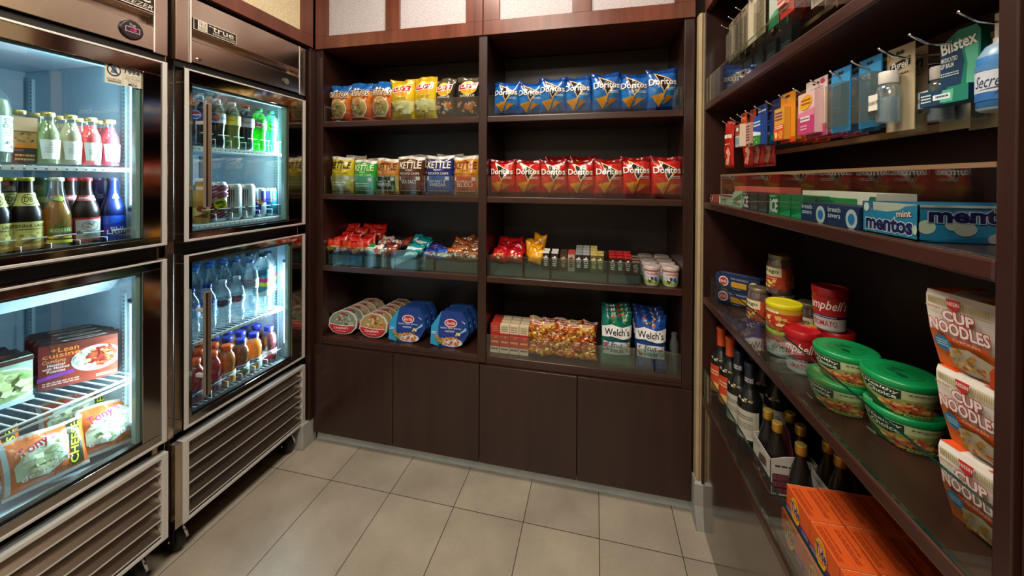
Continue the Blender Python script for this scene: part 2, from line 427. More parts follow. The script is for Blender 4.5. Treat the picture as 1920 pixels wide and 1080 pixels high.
# corner post with its stone foot
t = MB().box(.399, 1.592, .175, .428, 1.632, 2.044, mat='beige_trim').box(.404, 1.587, .18, .410, 1.592, 2.044, mat='beige_trim').box(.418, 1.587, .18, .424, 1.592, 2.044, mat='beige_trim')
bev(struct('trim_1', t), .003)
t = MB(); t.prism([(1.632, 0), (1.560, 0), (1.578, .085), (1.580, .168), (1.588, .176), (1.632, .176)], .394, .431, mat='stone', plane='yz')
bev(struct('baseboard_right', t), .003)
bev(struct('trim_2', MB().box(-1.458, 1.600, .13, -1.428, 1.640, 2.044, mat='wood')), .002)
bev(struct('baseboard_left', MB().box(-1.60, 1.560, 0, -1.432, 1.655, .128, mat='stone')), .004)

# ------------------------------------------------------------------ back display unit
u = empty('display_shelf_unit', (0, D, 0))
setp(u, 'dark brown built-in shelf unit along the back wall with four cupboard doors', 'shelf unit')
def part(name, mb, parent, b=.0015, label=None):
    o = mobj(name, mb, parent)
    if b: bev(o, b)
    if label: o['label'] = label
    return o
for x0, x1 in ((-1.426, -1.384), (.354, .393)): part('side_panel', MB().box(x0, 0, .06, x1, .36, 2.044, mat='wood'), u)
part('divider', MB().box(-.536, -.001, .52, -.495, .35, 2.044, mat='wood'), u)
part('back_panel', MB().box(-1.384, .34, .06, .354, .358, 2.044, mat='wood_dark'), u)
for z in (1.671, 1.2966, .924, .553):
    th = .028 if z > .6 else .022
    for x0, x1 in ((-1.384, -.536), (-.495, .354)):
        part('shelf', MB().box(x0, .002, z-th, x1, .34, z, mat='wood_h'), u, .003)
part('shelf_rail', MB().box(-1.426, .004, .515, .39, .03, .531, mat='wood_h'), u)
for x0, x1 in ((-1.426, -.9695), (-.9665, -.5235), (-.5205, -.0745), (-.0715, .391)):
    part('cupboard_door', MB().box(x0, -.012, .058, x1, .008, .513, mat='wood'), u, .002)
part('cupboard_body', MB().box(-1.424, .012, .06, .389, .34, .512, mat='wood'), u, 0)
part('toe_kick', MB().box(-1.43, .022, 0, .40, .04, .06, mat='toe_metal'), u, 0, 'pale grey metal toe kick strip')
def wallcab(x0, x1, panes, label):
    c = empty('wall_cabinet', (0, D, 0)); setp(c, label, 'cabinet')
    part('cabinet_body', MB().box(x0+.004, .02, 2.048, x1-.004, .35, CEIL-.002, mat='wood_red'), c, 0)
    zs0, zs1 = 2.111, CEIL-.06
    m = MB().box(x0, -.008, 2.046, x1, .016, zs0, mat='wood_red').box(x0, -.008, zs1, x1, .016, CEIL-.002, mat='wood_red')
    xs = [x0]+[v for p in panes for v in p]+[x1]
    for i in range(0, len(xs), 2): m.box(xs[i], -.008, zs0, xs[i+1], .016, zs1, mat='wood_red')
    part('door_frame', m, c, .001)
    for a, b in panes: part('paper_panel', MB().box(a-.005, .006, zs0-.005, b+.005, .012, zs1+.005, mat='textured_paper'), c, 0, 'speckled white panel')
wallcab(-1.424, -.517, [(-1.352, -1.019), (-.944, -.60)], 'left overhead cabinet on the back wall with white speckled panels')
wallcab(-.513, .393, [(-.437, -.106), (-.026, .312)], 'right overhead cabinet on the back wall with white speckled panels')
# the dark hinge screw on the left stile
# ------------------------------------------------------------------ cabinet over the coolers
c = empty('wall_cabinet', (XL, 0, 0)); setp(c, 'overhead cabinet above the coolers with a cream speckled panel', 'cabinet')
part('cabinet_body', MB().box(-.40, .39, 2.052, -.02, 1.60, CEIL-.002, mat='wood_red'), c, 0)
m = MB().box(-.014, .385, 2.052, .012, 1.622, 2.112, mat='wood_red').box(-.014, 1.548, 2.112, .012, 1.622, CEIL-.002, mat='wood_red').box(-.014, .99, 2.112, .012, 1.04, CEIL-.002, mat='wood_red').box(-.014, .385, 2.112, .012, .44, CEIL-.002, mat='wood_red')
part('door_frame', m, c, .001)
for a, b in ((.44, .99), (1.04, 1.548)): part('paper_panel', MB().box(-.008, a, 2.11, -.001, b, CEIL-.01, mat='cream_paper'), c, 0, 'speckled cream panel')

# ------------------------------------------------------------------ right display unit
RX1 = .75
r = empty('display_shelf_unit', (XR, 0, 0)); setp(r, 'tall dark brown shelf unit on the right with hooks and open shelves', 'shelf unit')
dx = RX1-XR
part('side_panel', MB().box(.0, 1.582, 0, dx, 1.60, 2.70, mat='wood'), r)
part('side_panel', MB().box(.0, .479, 0, dx, .498, 2.70, mat='wood'), r)
part('back_panel', MB().box(dx, .479, 0, dx+.015, 1.60, 2.70, mat='wood_dark'), r)
for z0, z1 in ((1.653, 1.682), (1.267, 1.293), (.892, .918), (.493, .523)):
    part('shelf', MB().box(.0, .498, z0, dx, 1.582, z1, mat='wood_h'), r, .004)
part('base_panel', MB().box(.006, .498, 0, .024, 1.582, .484, mat='wood_gloss'), r, 0)
part('header_panel', MB().box(.0, .498, 2.045, .02, 1.582, 2.112, mat='wood_red').box(.0, 1.50, 2.112, .02, 1.582, 2.70, mat='wood_red').box(.0, .498, 2.112, .02, .56, 2.70, mat='wood_red').box(.0, 1.00, 2.112, .02, 1.06, 2.70, mat='wood_red'), r)
for a, b in ((.56, 1.0), (1.06, 1.50)): part('paper_panel', MB().box(.012, a-.004, 2.108, .016, b+.004, 2.70, mat='cream_paper'), r, 0, 'cream speckled panel')
for z in (1.472, 1.835):
    part('hook_board', MB().box(.185, .498, z, .203, 1.582, z+.17, mat='wood_h').box(.1835, .499, z-.004, .202, 1.58, z+.009, mat='raw_board'), r, 0)

def guard(name, label, x0, y0, z0, x1, y1, z1, edge='acrylic_edge', glass='acrylic', cat='shelf guard', grp=None):
    """clear upright strip: faces see-through, cut edges tinted"""
    m = MB(); V = [(x, y, z) for z in (z0, z1) for x, y in ((x0, y0), (x1, y0), (x1, y1), (x0, y1))]
    F = [(0, 3, 2, 1), (4, 5, 6, 7), (0, 1, 5, 4), (1, 2, 6, 5), (2, 3, 7, 6), (3, 0, 4, 7)]
    wide_y = (y1-y0) > (x1-x0)
    for i, f in enumerate(F):
        big = i in ((3, 5) if wide_y else (2, 4))
        m.add([V[k] for k in f], [(0, 1, 2, 3)], 'ffffff', glass if big else edge, False)
    o = mobj(name, m); setp(o, label, cat, grp); return o
for z, nm in ((1.671, 'top'), (1.2966, 'second'), (.924, 'third'), (.553, 'bottom')):
    for x0, x1, sd in ((-1.382, -.538, 'left'), (-.493, .352, 'right')):
        if (nm, sd) == ('bottom', 'left'): continue
        if (nm, sd) == ('third', 'right'): x1 = .190
        guard('shelf_guard', f'low clear acrylic strip along the {nm} shelf, {sd} half of the back unit', x0, D+.008, z+.001, x1, D+.012, z+.097)
for nm, z0, z1, a, b, ed, gl in (('upper hook', 1.683, 1.778, .502, 1.578, 'acrylic_edge', 'acrylic'), ('mint and gum', 1.294, 1.392, .502, 1.40, 'acrylic_edge', 'acrylic'), ('soup and noodle', .919, 1.020, .502, 1.50, 'glass_edge', 'acrylic'), ('wine and detergent', .524, .635, .502, 1.578, 'glass_edge', 'acrylic')):
    g_ = guard('shelf_guard', f'clear glass lip in front of the {nm} shelf on the right', XR+.004, a, z0, XR+.009, b, z1, ed, gl)
    if nm[0] == 'm': mobj('bright_edge_strip', MB().box(XR+.0035, a, z1, XR+.0095, b, z1+.006, mat='bright_edge_tan'), g_)['label'] = 'tan strip coloured as the light-catching acrylic edge'  # tan colour stands in for light refracted along the acrylic top edge

# ------------------------------------------------------------------ ceiling lamps
for i, (x, y) in enumerate(LAMPS):
    o = empty('ceiling_light', (x, y, CEIL))
    setp(o, ['square ceiling light over the floor between coolers and shelves', 'square ceiling light near the middle of the room', 'square ceiling light near the front wall'][i], 'ceiling light')
    part('frame', MB().box(-.32, -.32, -.02, .32, -.29, -.001, mat='ceiling_paint').box(-.32, .29, -.02, .32, .32, -.001, mat='ceiling_paint').box(-.32, -.29, -.02, -.29, .29, -.001, mat='ceiling_paint').box(.29, -.29, -.02, .32, .29, -.001, mat='ceiling_paint'), o, 0)
    part('diffuser', MB().box(-.29, -.29, -.012, .29, .29, -.002, mat='lamp_diffuser'), o, 0)

# ------------------------------------------------------------------ coolers
COOL = {}
def cooler(y0, label, freezer):
    """local x runs along the front (left to right), local y goes back, z up"""
    o = empty('glass_door_cooler', (XL, y0, 0), math.pi/2); setp(o, label, 'cooler')
    Wd, Dp = .597, .68
    def pt(n, mb, b=.0015, lb=None, parent=None): return part(n, mb, parent or o, b, lb)
    lin_ = 'cooler_liner'
    m = MB().box(0, .05, .125, .018, Dp, 2.035, mat='steel').box(Wd-.018, .05, .125, Wd, Dp, 2.035, mat='steel').box(.018, Dp-.02, .125, Wd-.018, Dp, 2.035, mat='steel')
    m.box(.018, .05, 2.017, Wd-.018, Dp-.02, 2.035, mat='steel').box(.018, .05, .125, Wd-.018, Dp-.02, .14, mat='steel_dark')
    m.box(0, .046, .43, .028, .052, 2.03, mat='steel').box(Wd-.006, .046, .43, Wd, .052, 2.03, mat='steel')
    pt('cabinet', m)
    m = MB()
    for z0, z1 in ((1.150, 1.765), (.452, 1.10)):
        m.box(.019, .055, z0, .045, Dp-.03, z1, mat=lin_).box(Wd-.045, .055, z0, Wd-.019, Dp-.03, z1, mat=lin_).box(.045, Dp-.05, z0, Wd-.045, Dp-.03, z1, mat=lin_)
        m.box(.019, .055, z1, Wd-.019, Dp-.03, z1+.02, mat=lin_).box(.019, .055, z0-.02, Wd-.019, Dp-.03, z0, mat=lin_)
        if freezer and z0 < 1: m.prism([(.066, z1), (.20, .985), (.30, .985), (.30, z1)], .045, Wd-.045, mat=lin_, plane='yz')
    pt('liner', m)
    pt('mullion', MB().box(.0, .047, 1.098, Wd, .06, 1.150, mat='black_plastic'), 0)
    # header with its recessed finger groove
    m = MB()
    m.prism([(.0, 1.917), (.0, 2.034), (.045, 2.034), (.045, 1.80), (.0, 1.80), (.0, 1.879), (.034, 1.886), (.034, 1.912)], .052, Wd-.046, mat='steel', plane='yz')
    hp = pt('header', m)
    pt('header_end', MB().box(.003, .003, 1.795, .050, .05, 2.034, mat='steel').box(.048, -.003, 1.795, .052, .003, 2.034, mat='steel_bright'))
    pt('header_end', MB().box(Wd-.044, .003, 1.795, Wd-.002, .05, 2.034, mat='steel').box(Wd-.046, -.003, 1.795, Wd-.042, .003, 2.034, mat='steel_bright'))
    pt('gap_seal', MB().box(.004, .012, 1.772, Wd-.004, .05, 1.795, mat='black_plastic'), 0)
    # badge
    bx0, bx1, bz0, bz1 = (.055, .218, 1.921, 1.962) if not freezer else (.40, .55, 1.924, 1.985)
    m = MB().box(bx0, -.006, bz0, bx1, 0, bz1, '14100e', 'plastic')
    w_ = 'e8dcc8'
    ops = [('r', 0, 0, 1, .05, w_), ('r', 0, .95, 1, 1, w_), ('r', 0, 0, .012, 1, w_), ('r', .988, 0, 1, 1, w_), ('r', .09, .1, .3, .92, w_),
           ('t', 'TRUE', .11, .5, .28, .82, '14100e'), ('fine', .11, .16, .28, .44, '14100e', 3, 3), ('r', .33, .74, .5, .80, w_),
           ('t', 'true', .42, .38, .93, .86, w_, {'bold': .02}), ('t', 'REFRIGERATION' if not freezer else 'FREEZER', .42, .12, .96, .30, w_)]
    if freezer: ops = ops[:4]+[('t', 'true', .1, .42, .93, .9, w_, {'bold': .02}), ('t', 'FREEZER', .3, .1, .96, .32, w_, {'shear': .3})]
    art(m, front(bx0, -.006, bz0, bx1, bz1), ops, 'plastic'); pt('badge', m, 0, 'black badge with white lettering')
    if freezer:
        m = MB(); m.T = Matrix.Translation((.490, 0, 1.844)) @ Matrix.Rotation(math.pi/2, 4, 'X')
        m.lathe([(.029, 0), (.031, .003), (.029, .006), (.026, .007)], '2a1c24', 'plastic', 32)
        art(m, flat((-.024, -.024, .007), (1, 0, 0), (0, 1, 0), .048, .048), [('t', 'True', .34, .72, .66, .9, 'e0d8d0', {'shear': .3}), ('r', .12, .32, .9, .66, 'd8c8d8'), ('r', .15, .35, .87, .63, '381830'), ('@', 'red_digits'), ('t', '-3', .36, .4, .7, .6, 'ff2040', {'bold': .02})], 'plastic', .0004, .0003)
        pt('temperature_display', m, 0, 'round black display with red digits')
        m = MB(); S = (.432, .522, 1.665, 1.745)
        m.box(S[0], -.0062, S[2], S[1], -.005, S[3], 'd9d3bc', 'paper'); k = '1c2c50'
        art(m, front(S[0], -.0062, S[2], S[1], S[3]), [('r', .04, .84, .44, .97, k), ('t', 'ALCOHOL', .06, .865, .42, .945, 'd9d3bc'), ('e', .23, .52, .19, .235, k), ('e', .23, .52, .155, .19, 'd9d3bc'),
            ('p', [(.14, .4), (.32, .4), (.29, .62), (.24, .7), (.18, .6)], '5a6a88'), ('p', [(.10, .66), (.13, .70), (.37, .38), (.34, .34)], k), ('t', 'DO NOT SELL', .05, .14, .44, .2, k), ('fine', .06, .05, .42, .12, k, 2, 1), ('r', .47, .03, .475, .97, k),
            ('t', 'IF YOU WEREN\'T', .56, .88, .92, .93, k), ('t', 'BORN ON OR BEFORE', .5, .79, .97, .84, k), ('t', 'TODAY\'S DATE IN', .53, .70, .95, .75, k), ('t', '1994', .52, .50, .95, .66, k, {'bold': .04}),
            ('t', 'YOU CAN\'T BUY', .53, .39, .95, .44, k), ('t', 'BEER OR WINE', .53, .29, .95, .34, k), ('t', 'ALCOHOL', .58, .19, .9, .24, k), ('t', 'MINI', .62, .05, .86, .13, k, {'bold': .03})], 'paper', .0003)
        sticker = m
    else:
        m = MB(); m.T = Matrix.Translation((.077, 0, 1.815)) @ Matrix.Rotation(math.pi/2, 4, 'X')
        m.lathe([(.008, 0), (.008, .004), (.006, .005)], mat='chrome'); pt('lock', m, 0)
        m = MB(); m.T = Matrix.Translation((.470, 0, 1.838)) @ Matrix.Rotation(math.pi/2, 4, 'X')
        m.lathe([(.017, 0), (.017, .006), (.0145, .006), (.0145, .004)], '30302c', 'plastic', 28)
        art(m, flat((-.014, -.014, .0045), (1, 0, 0), (0, 1, 0), .028, .028), [('e', .5, .5, .46, .46, '8a8878'), ('e', .5, .5, .3, .3, '4a4840'), ('p', [(.48, .48), (.8, .7), (.52, .54)], 'e0e0d0'), ('e', .5, .5, .07, .07, 'e0e0d0')], 'plastic', .0003, .0003)
        pt('thermometer', m, 0, 'round dial thermometer')
    # doors
    for ni, (z0, z1, gz0, gz1) in enumerate(((1.140, 1.775, 1.172, 1.722), (.462, 1.100, .500, 1.066))):
        gx0, gx1 = .057, (.523 if freezer else .490+(.02 if ni else 0))
        gx1 = .522 if freezer else (.488 if ni == 0 else .510)
        x0, x1 = .028, Wd-.002
        dr = empty('door'); dr.parent = o
        m = MB().box(x0, 0, gz1, x1, .042, z1, mat='steel_dark').box(x0, 0, z0, x1, .042, gz0, mat='steel_dark').box(x0, 0, gz0, gx0, .042, gz1, mat='steel_dark').box(gx1, 0, gz0, x1, .042, gz1, mat='steel_dark')
        pt('door_frame', m, .0015, None, dr)
        m = MB()
        m.box(x0, -.005, z0+.004, x0+.014, 0, z1-.004, mat='steel_bright').box(x1-.020, -.005, z0+.004, x1-.006, 0, z1-.004, mat='steel_bright')
        m.box(x0+.014, -.004, z1-.010, x1-.020, 0, z1-.004, mat='steel_bright').box(x0+.014, -.004, z0+.004, x1-.020, 0, z0+.012, mat='steel_bright')
        pt('door_trim', m, .001, None, dr)
        m = MB().box(gx0, .008, gz0, gx0+.006, .03, gz1, mat='black_plastic').box(gx1-.012, .012, gz0, gx1, .03, gz1, '7d9a94', 'plastic').box(gx0, .008, gz0, gx1, .03, gz0+.006, mat='black_plastic').box(gx0, .010, gz1-.008, gx1, .03, gz1, 'a9cfe0', 'plastic')
        pt('glass_spacer', m, 0, None, dr)
        m = MB(); V = [(gx0, .010, gz0), (gx1, .010, gz0), (gx1, .010, gz1), (gx0, .010, gz1)]; V2 = [(x, .014, z) for x, _, z in V]
        m.add(V+V2, [(0, 1, 2, 3), (7, 6, 5, 4)], 'ffffff', 'door_glass', False); m.add(V+V2, [(0, 4, 5, 1), (1, 5, 6, 2), (2, 6, 7, 3), (3, 7, 4, 0)], 'ffffff', 'glass_edge', False)
        gl = pt('door_glass', m, 0, None, dr)
        hx = .064
        hz0, hz1 = (1.267, 1.650) if ni == 0 else (.573, .956)
        m = MB().box(hx, -.052, hz0, hx+.022, -.040, hz1, mat='handle_metal').box(hx+.002, -.053, hz0+.003, hx+.008, -.051, hz1-.003, mat='black_plastic')
        for zz in (hz0+.07, hz1-.07): m.box(hx+.004, -.04, zz-.006, hx+.016, 0, zz+.006, mat='steel_bright')
        pt('handle', m, .002, None, dr)
        if freezer and ni == 0:
            q = mobj('sticker', sticker, dr); q['label'] = 'cream alcohol sales notice sticker reading 1994'; q.location.y = .0145

    # grille with five angled slats
    g = empty('grille'); g.parent = o
    m = MB().box(.026, -.002, .125, .046, .03, .425, mat='steel_bright').box(Wd-.022, -.002, .125, Wd-.002, .03, .425, mat='steel_bright').box(.046, -.002, .412, Wd-.022, .03, .425, mat='steel_bright').box(.046, -.002, .125, Wd-.022, .03, .136, mat='steel_bright').box(.004, .004, .125, .024, .03, .425, mat='steel').box(.046, .060, .136, Wd-.022, .064, .412, mat='steel_dark')
    pt('grille_frame', m, .001, None, g)
    for k in range(5):
        z = .146+k*.0545
        m = MB().prism([(.004, z), (.0, z+.006), (.040, z+.050), (.044, z+.046)], .046, Wd-.022, mat='steel_slat', plane='yz').prism([(.0, z), (.0, z+.006), (.008, z+.010), (.008, z+.002)], .046, Wd-.022, mat='steel_bright', plane='yz')
        pt('slat', m, 0, None, g)
    # casters
    for cx, cy in ((.045, .048), (Wd-.06, .048), (.045, Dp-.09), (Wd-.06, Dp-.09)):
        cs = empty('caster', (cx, cy, 0)); cs.parent = o
        m = MB(); m.T = Matrix.Translation((0, .02, .046)) @ Matrix.Rotation(math.pi/2, 4, 'Y')
        m.lathe([(.018, -.014), (.040, -.014), (.045, -.008), (.045, .008), (.040, .014), (.018, .014)], '121212', 'rubber', 28)
        pt('wheel', m, 0, None, cs)
        m = MB().box(-.03, -.03, .112, .03, .035, .124, mat='chrome').box(-.020, -.006, .04, -.017, .036, .112, mat='black_plastic').box(.017, -.006, .04, .020, .036, .112, mat='black_plastic').box(-.02, -.02, .104, .02, .036, .112, mat='black_plastic')
        m.tube([(-.022, .02, .046), (.022, .02, .046)], .007, mat='chrome'); m.tube([(0, -.02, .104), (0, -.034, .085), (.004, -.036, .06)], .005, mat='chrome')
        pt('bracket', m, 0, None, cs)
    # slotted shelf standards
    for zz0, zz1 in ((1.16, 1.735), (.47, 1.06 if not freezer else .98)):
        for px, py in ((Wd-.053, Dp-.10), (.20, Dp-.056), (Wd-.051, .12)):
            if px == .20: m = MB().box(px, py, zz0, px+.014, py+.006, zz1, 'c8dce2', 'plastic')
            else: m = MB().box(px, py, zz0, px+.008, py+.014, zz1, 'c8dce2', 'plastic')
            z = zz0+.01
            while z < zz1-.01:
                if px == .20: m.box(px+.005, py-.0006, z, px+.009, py, z+.005, '2b4350', 'plastic')
                else: m.box(px-.0006, py+.005, z, px, py+.009, z+.005, '2b4350', 'plastic')
                z += .0135
            pt('shelf_standard', m, 0)
    # light tubes on the right inner wall near the door
    for zz0, zz1 in ((1.285, 1.68), (.562, .954)):
        lo = empty('interior_light'); lo.parent = o
        m = MB().tube([(Wd-.066, .056, zz0), (Wd-.066, .056, zz1)], .0085, mat='cooler_tube'); pt('tube', m, 0, None, lo)
        m = MB().box(Wd-.056, .046, zz0-.025, Wd-.046, .070, zz1+.02, 'dfeef2', 'plastic').box(Wd-.076, .048, zz0-.022, Wd-.046, .066, zz0-.008, '3a4a52', 'plastic').box(Wd-.076, .048, zz1+.008, Wd-.046, .066, zz1+.02, '3a4a52', 'plastic')
        pt('tube_holder', m, 0, None, lo)
    COOL[y0] = o
    return o
def wire_shelf(par_y0, z, label, x0=.05, x1=.546, y0=.07, y1=.60, open_=False, stops=()):
    o = empty('wire_shelf', (0, 0, z)); o.parent = COOL[par_y0]
    w = 'white_wire'; m = MB()
    m.box(x0, y0, -.014, x1, y0+.006, -.002, mat=w) if not open_ else m.tube([(x0, y0, -.004), (x1, y0, -.004)], .004, mat=w).tube([(x0, y0, -.018), (x1, y0, -.018)], .0035, mat=w)
    m.tube([(x0, y1, -.006), (x1, y1, -.006)], .003, mat=w).tube([(x0, y0, -.006), (x0, y1, -.006)], .003, mat=w).tube([(x1, y0, -.006), (x1, y1, -.006)], .003, mat=w)
    part('shelf_frame', m, o, 0)
    n = 24 if not open_ else 20; m = MB()
    for i in range(1, n):
        x = x0+(x1-x0)*i/n; r_ = .0017 if not open_ else .0022; m.tube([(x, y0, -.0025), (x, y1, -.0025)], r_, mat=w, seg=6)
        if not open_: m.box(x-.0022, y0-.0008, -.0115, x+.0022, y0, -.0075, '5b7078', 'plastic')
    part('wire_rods', m, o, 0)
    for x in stops:
        m = MB().box(x-.024, y0+.012, .002, x+.024, y0+.0135, .056, mat='acrylic').box(x-.024, y0+.0115, .054, x+.024, y0+.0140, .0565, 'e8f4f8', 'plastic')
        m.tube([(x+.032, y0+.012, .0), (x+.032, y0+.012, .035), (x+.032, y0+.3, .035)], .0009, 'dcecf0', 'plastic', 6); part('bottle_stop', m, o, 0)
    return o
cooler(.376, 'left stainless steel freezer with digital display and age notice sticker', True)
cooler(.992, 'right stainless steel refrigerator with dial thermometer beside the dark shelves', False)
wire_shelf(.376, 1.408, 'white wire shelf under the flavoured drinks in the left cooler')
wire_shelf(.376, 1.150, 'white wire shelf under the beer bottles in the left cooler', y0=.066, stops=[.264, .321, .381, .444, .511])
wire_shelf(.376, .714, 'open white wire shelf under the frozen dinner boxes', open_=True, y0=.06)
wire_shelf(.992, 1.500, 'white wire shelf under the soda bottles', stops=[.171, .239, .307, .373, .439, .506])
wire_shelf(.992, 1.192, 'white wire shelf under the cans in the right cooler', stops=[.175, .245, .312, .377, .444, .504])
wire_shelf(.992, .736, 'white wire shelf under the water bottles')
wire_shelf(.992, .476, 'white wire shelf under the juice bottles', y0=.064, stops=[.154, .222, .285, .350, .415, .498])
for y0 in (.376, .992):
    for zc in (1.48, .76):
        a = area('cooler_tube_light', (XL-.062, y0+.519, zc), (0, 0, 0), .012, .40, (4.6 if zc < 1 else 5.8) if y0 < .5 else 7.5, (.64, .86, 1))
        a.matrix_world = Matrix.Translation((XL-.066, y0+.517, zc)) @ Vector((-.45, -1, 0)).to_track_quat('-Z', 'Y').to_matrix().to_4x4()
# ------------------------------------------------------------------ products on the back unit
rnd = random.Random(7)
FOOD = ['e0862a', 'c9651d', 'f0b04a', 'a83a1a', 'd8c060']
def chipbag(kind, seed, w, h, t=.075):
    m = MB()
    if kind in ('blue', 'red'):
        c = {'blue': '1664b8', 'red': 'c4201c'}[kind]; dk = {'blue': '0c3c86', 'red': '7c0e10'}[kind]
        s = bag(m, w, h, t, c, seed, [(0, .12, dk), (.12, .9, c), (.9, 1.1, dk)])
        art(m, s, [('p', [(.06, .62), (.5, .38), (.96, .66), (.96, .30), (.5, .16), (.06, .30)], {'blue': '1d7ccc', 'red': 'd8381c'}[kind]),
            ('p', [(.22, .93), (.84, .70), (.52, .40)], 'f0a020'), ('p', [(.25, .905), (.80, .70), (.52, .43)], 'f4e8d0'), ('p', [(.28, .88), (.76, .70), (.52, .46)], '1a0c0a'),
            ('t', 'Doritos', .06, .60, .94, .76, 'f8f4ec', {'bold': .05, 'out': '20100c', 'ow': .05}), ('fine', .62, .47, .9, .54, 'e8e8f0', 2, seed),
            ('p', [(.12, .36), (.56, .42), (.36, .10)], 'e8921c'), ('p', [(.50, .16), (.58, .36), (.86, .34)], 'd87c16'), ('chips', .16, .16, .56, .38, ['f4b040', 'c8701c'], 16, seed, .018)], 'film', .0013)
    elif kind == 'salsa':
        s = bag(m, w, h, t, 'd86a1a', seed, [(0, .14, 'b8402a'), (.14, .36, 'c04820'), (.36, .62, 'd87020'), (.62, .78, 'e0902c'), (.78, 1.1, '1a62b0')])
        art(m, s, [('e', .5, .36, .36, .25, 'f0dcb0'), ('e', .5, .36, .33, .225, 'b89a5c'), ('chips', .22, .18, .78, .5, ['d8c080', '8a9a58', 'c86030', 'e8e0b8', '8a5030'], 40, seed, .04),
            ('t', 'TOSTITOS', .04, .64, .96, .78, '161010', {'bold': .06, 'out': 'f4ecd8', 'ow': .10}), ('e', .42, .80, .05, .035, 'f4ecd8'), ('e', .56, .80, .05, .035, 'f4ecd8'), ('fine', .2, .08, .8, .13, 'f0e0c0', 1, 4)], 'film', .0013)
    elif kind in ('yellow', 'smoky'):
        y = kind == 'yellow'; c = 'd8b414' if y else '221c1a'
        s = bag(m, w, h, t, c, seed, [(0, .9, c), (.9, 1.1, 'c8a010' if y else '5a4a38')], fold=.04)
        ops = [('e', .52, .72, .34, .17, 'f6cc3a'), ('e', .52, .70, .30, .13, 'e89a20'), ('p', [(.10, .80), (.9, .86), (.86, .70), (.12, .66)], 'f4ead8'), ('p', [(.13, .785), (.87, .84), (.83, .715), (.15, .68)], 'b8141c'),
            ('t', "Lay's", .2, .685, .80, .835, 'fbf4e8', {'bold': .05, 'shear': .25}), ('t', 'CLASSIC' if y else 'BARBECUE', .2, .50, .8, .555, '5a7a20' if y else 'e8e0d0')]
        ops += [('p', [(.04, .44), (.96, .46), (.96, .2), (.04, .24)], 'e4d890' if y else '3a2420'), ('chips', .12, .14, .88, .42, ['f0e4a8', 'e8d070', 'f4ecc8'] if y else ['e08a30', 'c86420', 'b8acb8', 'f0b060'], 18, seed, .09)]
        if y: ops += [('p', [(.04, .42), (.14, .42), (.26, .26), (.04, .22)], '8a4a20')]
        art(m, s, ops, 'film', .0013)
    return m
def kettle(seed, top, mid, txtc, lower, lowtxt, w, h):
    m = MB(); s = bag(m, w, h, .075, mid, seed, [(0, .12, mid), (.12, .94, top), (.94, 1.1, 'cfc8bc')], fold=.03)
    ops = [('r', .0, .06, 1, .5, mid), ('t', 'KETTLE', .08, .68, .92, .86, txtc, {'bold': .05, 'out': '2a1c14', 'ow': .03}), ('p', [(.35, .86), (.5, .91), (.66, .86), (.5, .885)], txtc), ('t', 'BRAND', .36, .62, .64, .66, txtc), ('t', 'POTATO CHIPS', .14, .52, .88, .58, txtc),
           ('r', .08, .14, .92, .49, lower), ('r', .1, .38, .17, .47, 'e8e0c8'), ('r', .78, .38, .9, .47, 'd8d8d0')]
    ls = [l for l in lowtxt.split('/') if l]; y = .40
    if not ls: ops.append(('fine', .2, .2, .8, .34, 'f0e8d8', 2, seed))
    for i, l in enumerate(ls):
        hh = .09 if i == len(ls)-1 else .055; y -= hh+.015; ops.append(('t', l, .2, y, .8, y+hh, 'f0e8d8', {'bold': .02}))
    ops.append(('fine', .12, .09, .88, .13, 'f0e8d8', 1, seed)); art(m, s, ops, 'film', .0013); return m
def P1(name, cat, m): return Proto(name, cat, [(name, m)])
# top shelf, left: three orange/blue, two yellow, two black
z1 = 1.672
for i, (x, w, h) in enumerate(((-1.318, .128, .197), (-1.196, .130, .203), (-1.073, .130, .203))):
    P1('chip_bag', 'chip bag', chipbag('salsa', 11+i, w, h)).put((x, D+.062, z1), (0, 0, rnd.uniform(-.05, .05)), f'{["left", "middle", "right"][i]} one of three orange tortilla chip bags with blue tops, top shelf', 'orange tortilla chip bags')
for i, (x, w, h) in enumerate(((-.955, .132, .205), (-.832, .128, .212))):
    P1('chip_bag', 'chip bag', chipbag('yellow', 21+i, w, h)).put((x, D+.06, z1), (0, 0, .06-.1*i), ['left', 'right'][i]+' of the two yellow potato chip bags on the top shelf', 'yellow potato chip bags')
for i, (x, w, h) in enumerate(((-.722, .112, .198), (-.606, .128, .200))):
    P1('chip_bag', 'chip bag', chipbag('smoky', 31+i, w, h)).put((x, D+.062, z1), (0, 0, -.04+.05*i), ['left', 'right'][i]+' of the two black barbecue chip bags beside the divider', 'black barbecue chip bags')
# folded flaps of the bags behind
blue = [chipbag('blue', 41+i, .132, h) for i, h in enumerate((.166, .164, .176))]; blue = [P1('chip_bag', 'chip bag', b) for b in blue]
for i, (x, k) in enumerate(((-.415, 0), (-.300, 1), (-.195, 1), (-.080, 2), (.047, 2), (.160, 0), (.280, 2))):
    o = blue[k].put((x, D+.060+(.012 if i % 2 else 0), z1), (0, 0, rnd.uniform(-.07, .07)), f'{ordn(i, 7)} of the seven blue tortilla chip bags on the top right shelf', 'blue tortilla chip bags')
    o.scale = (1, 1, (1.0, .98, 1.05, 1.0, 1.03, 1.05, 1.05)[i])
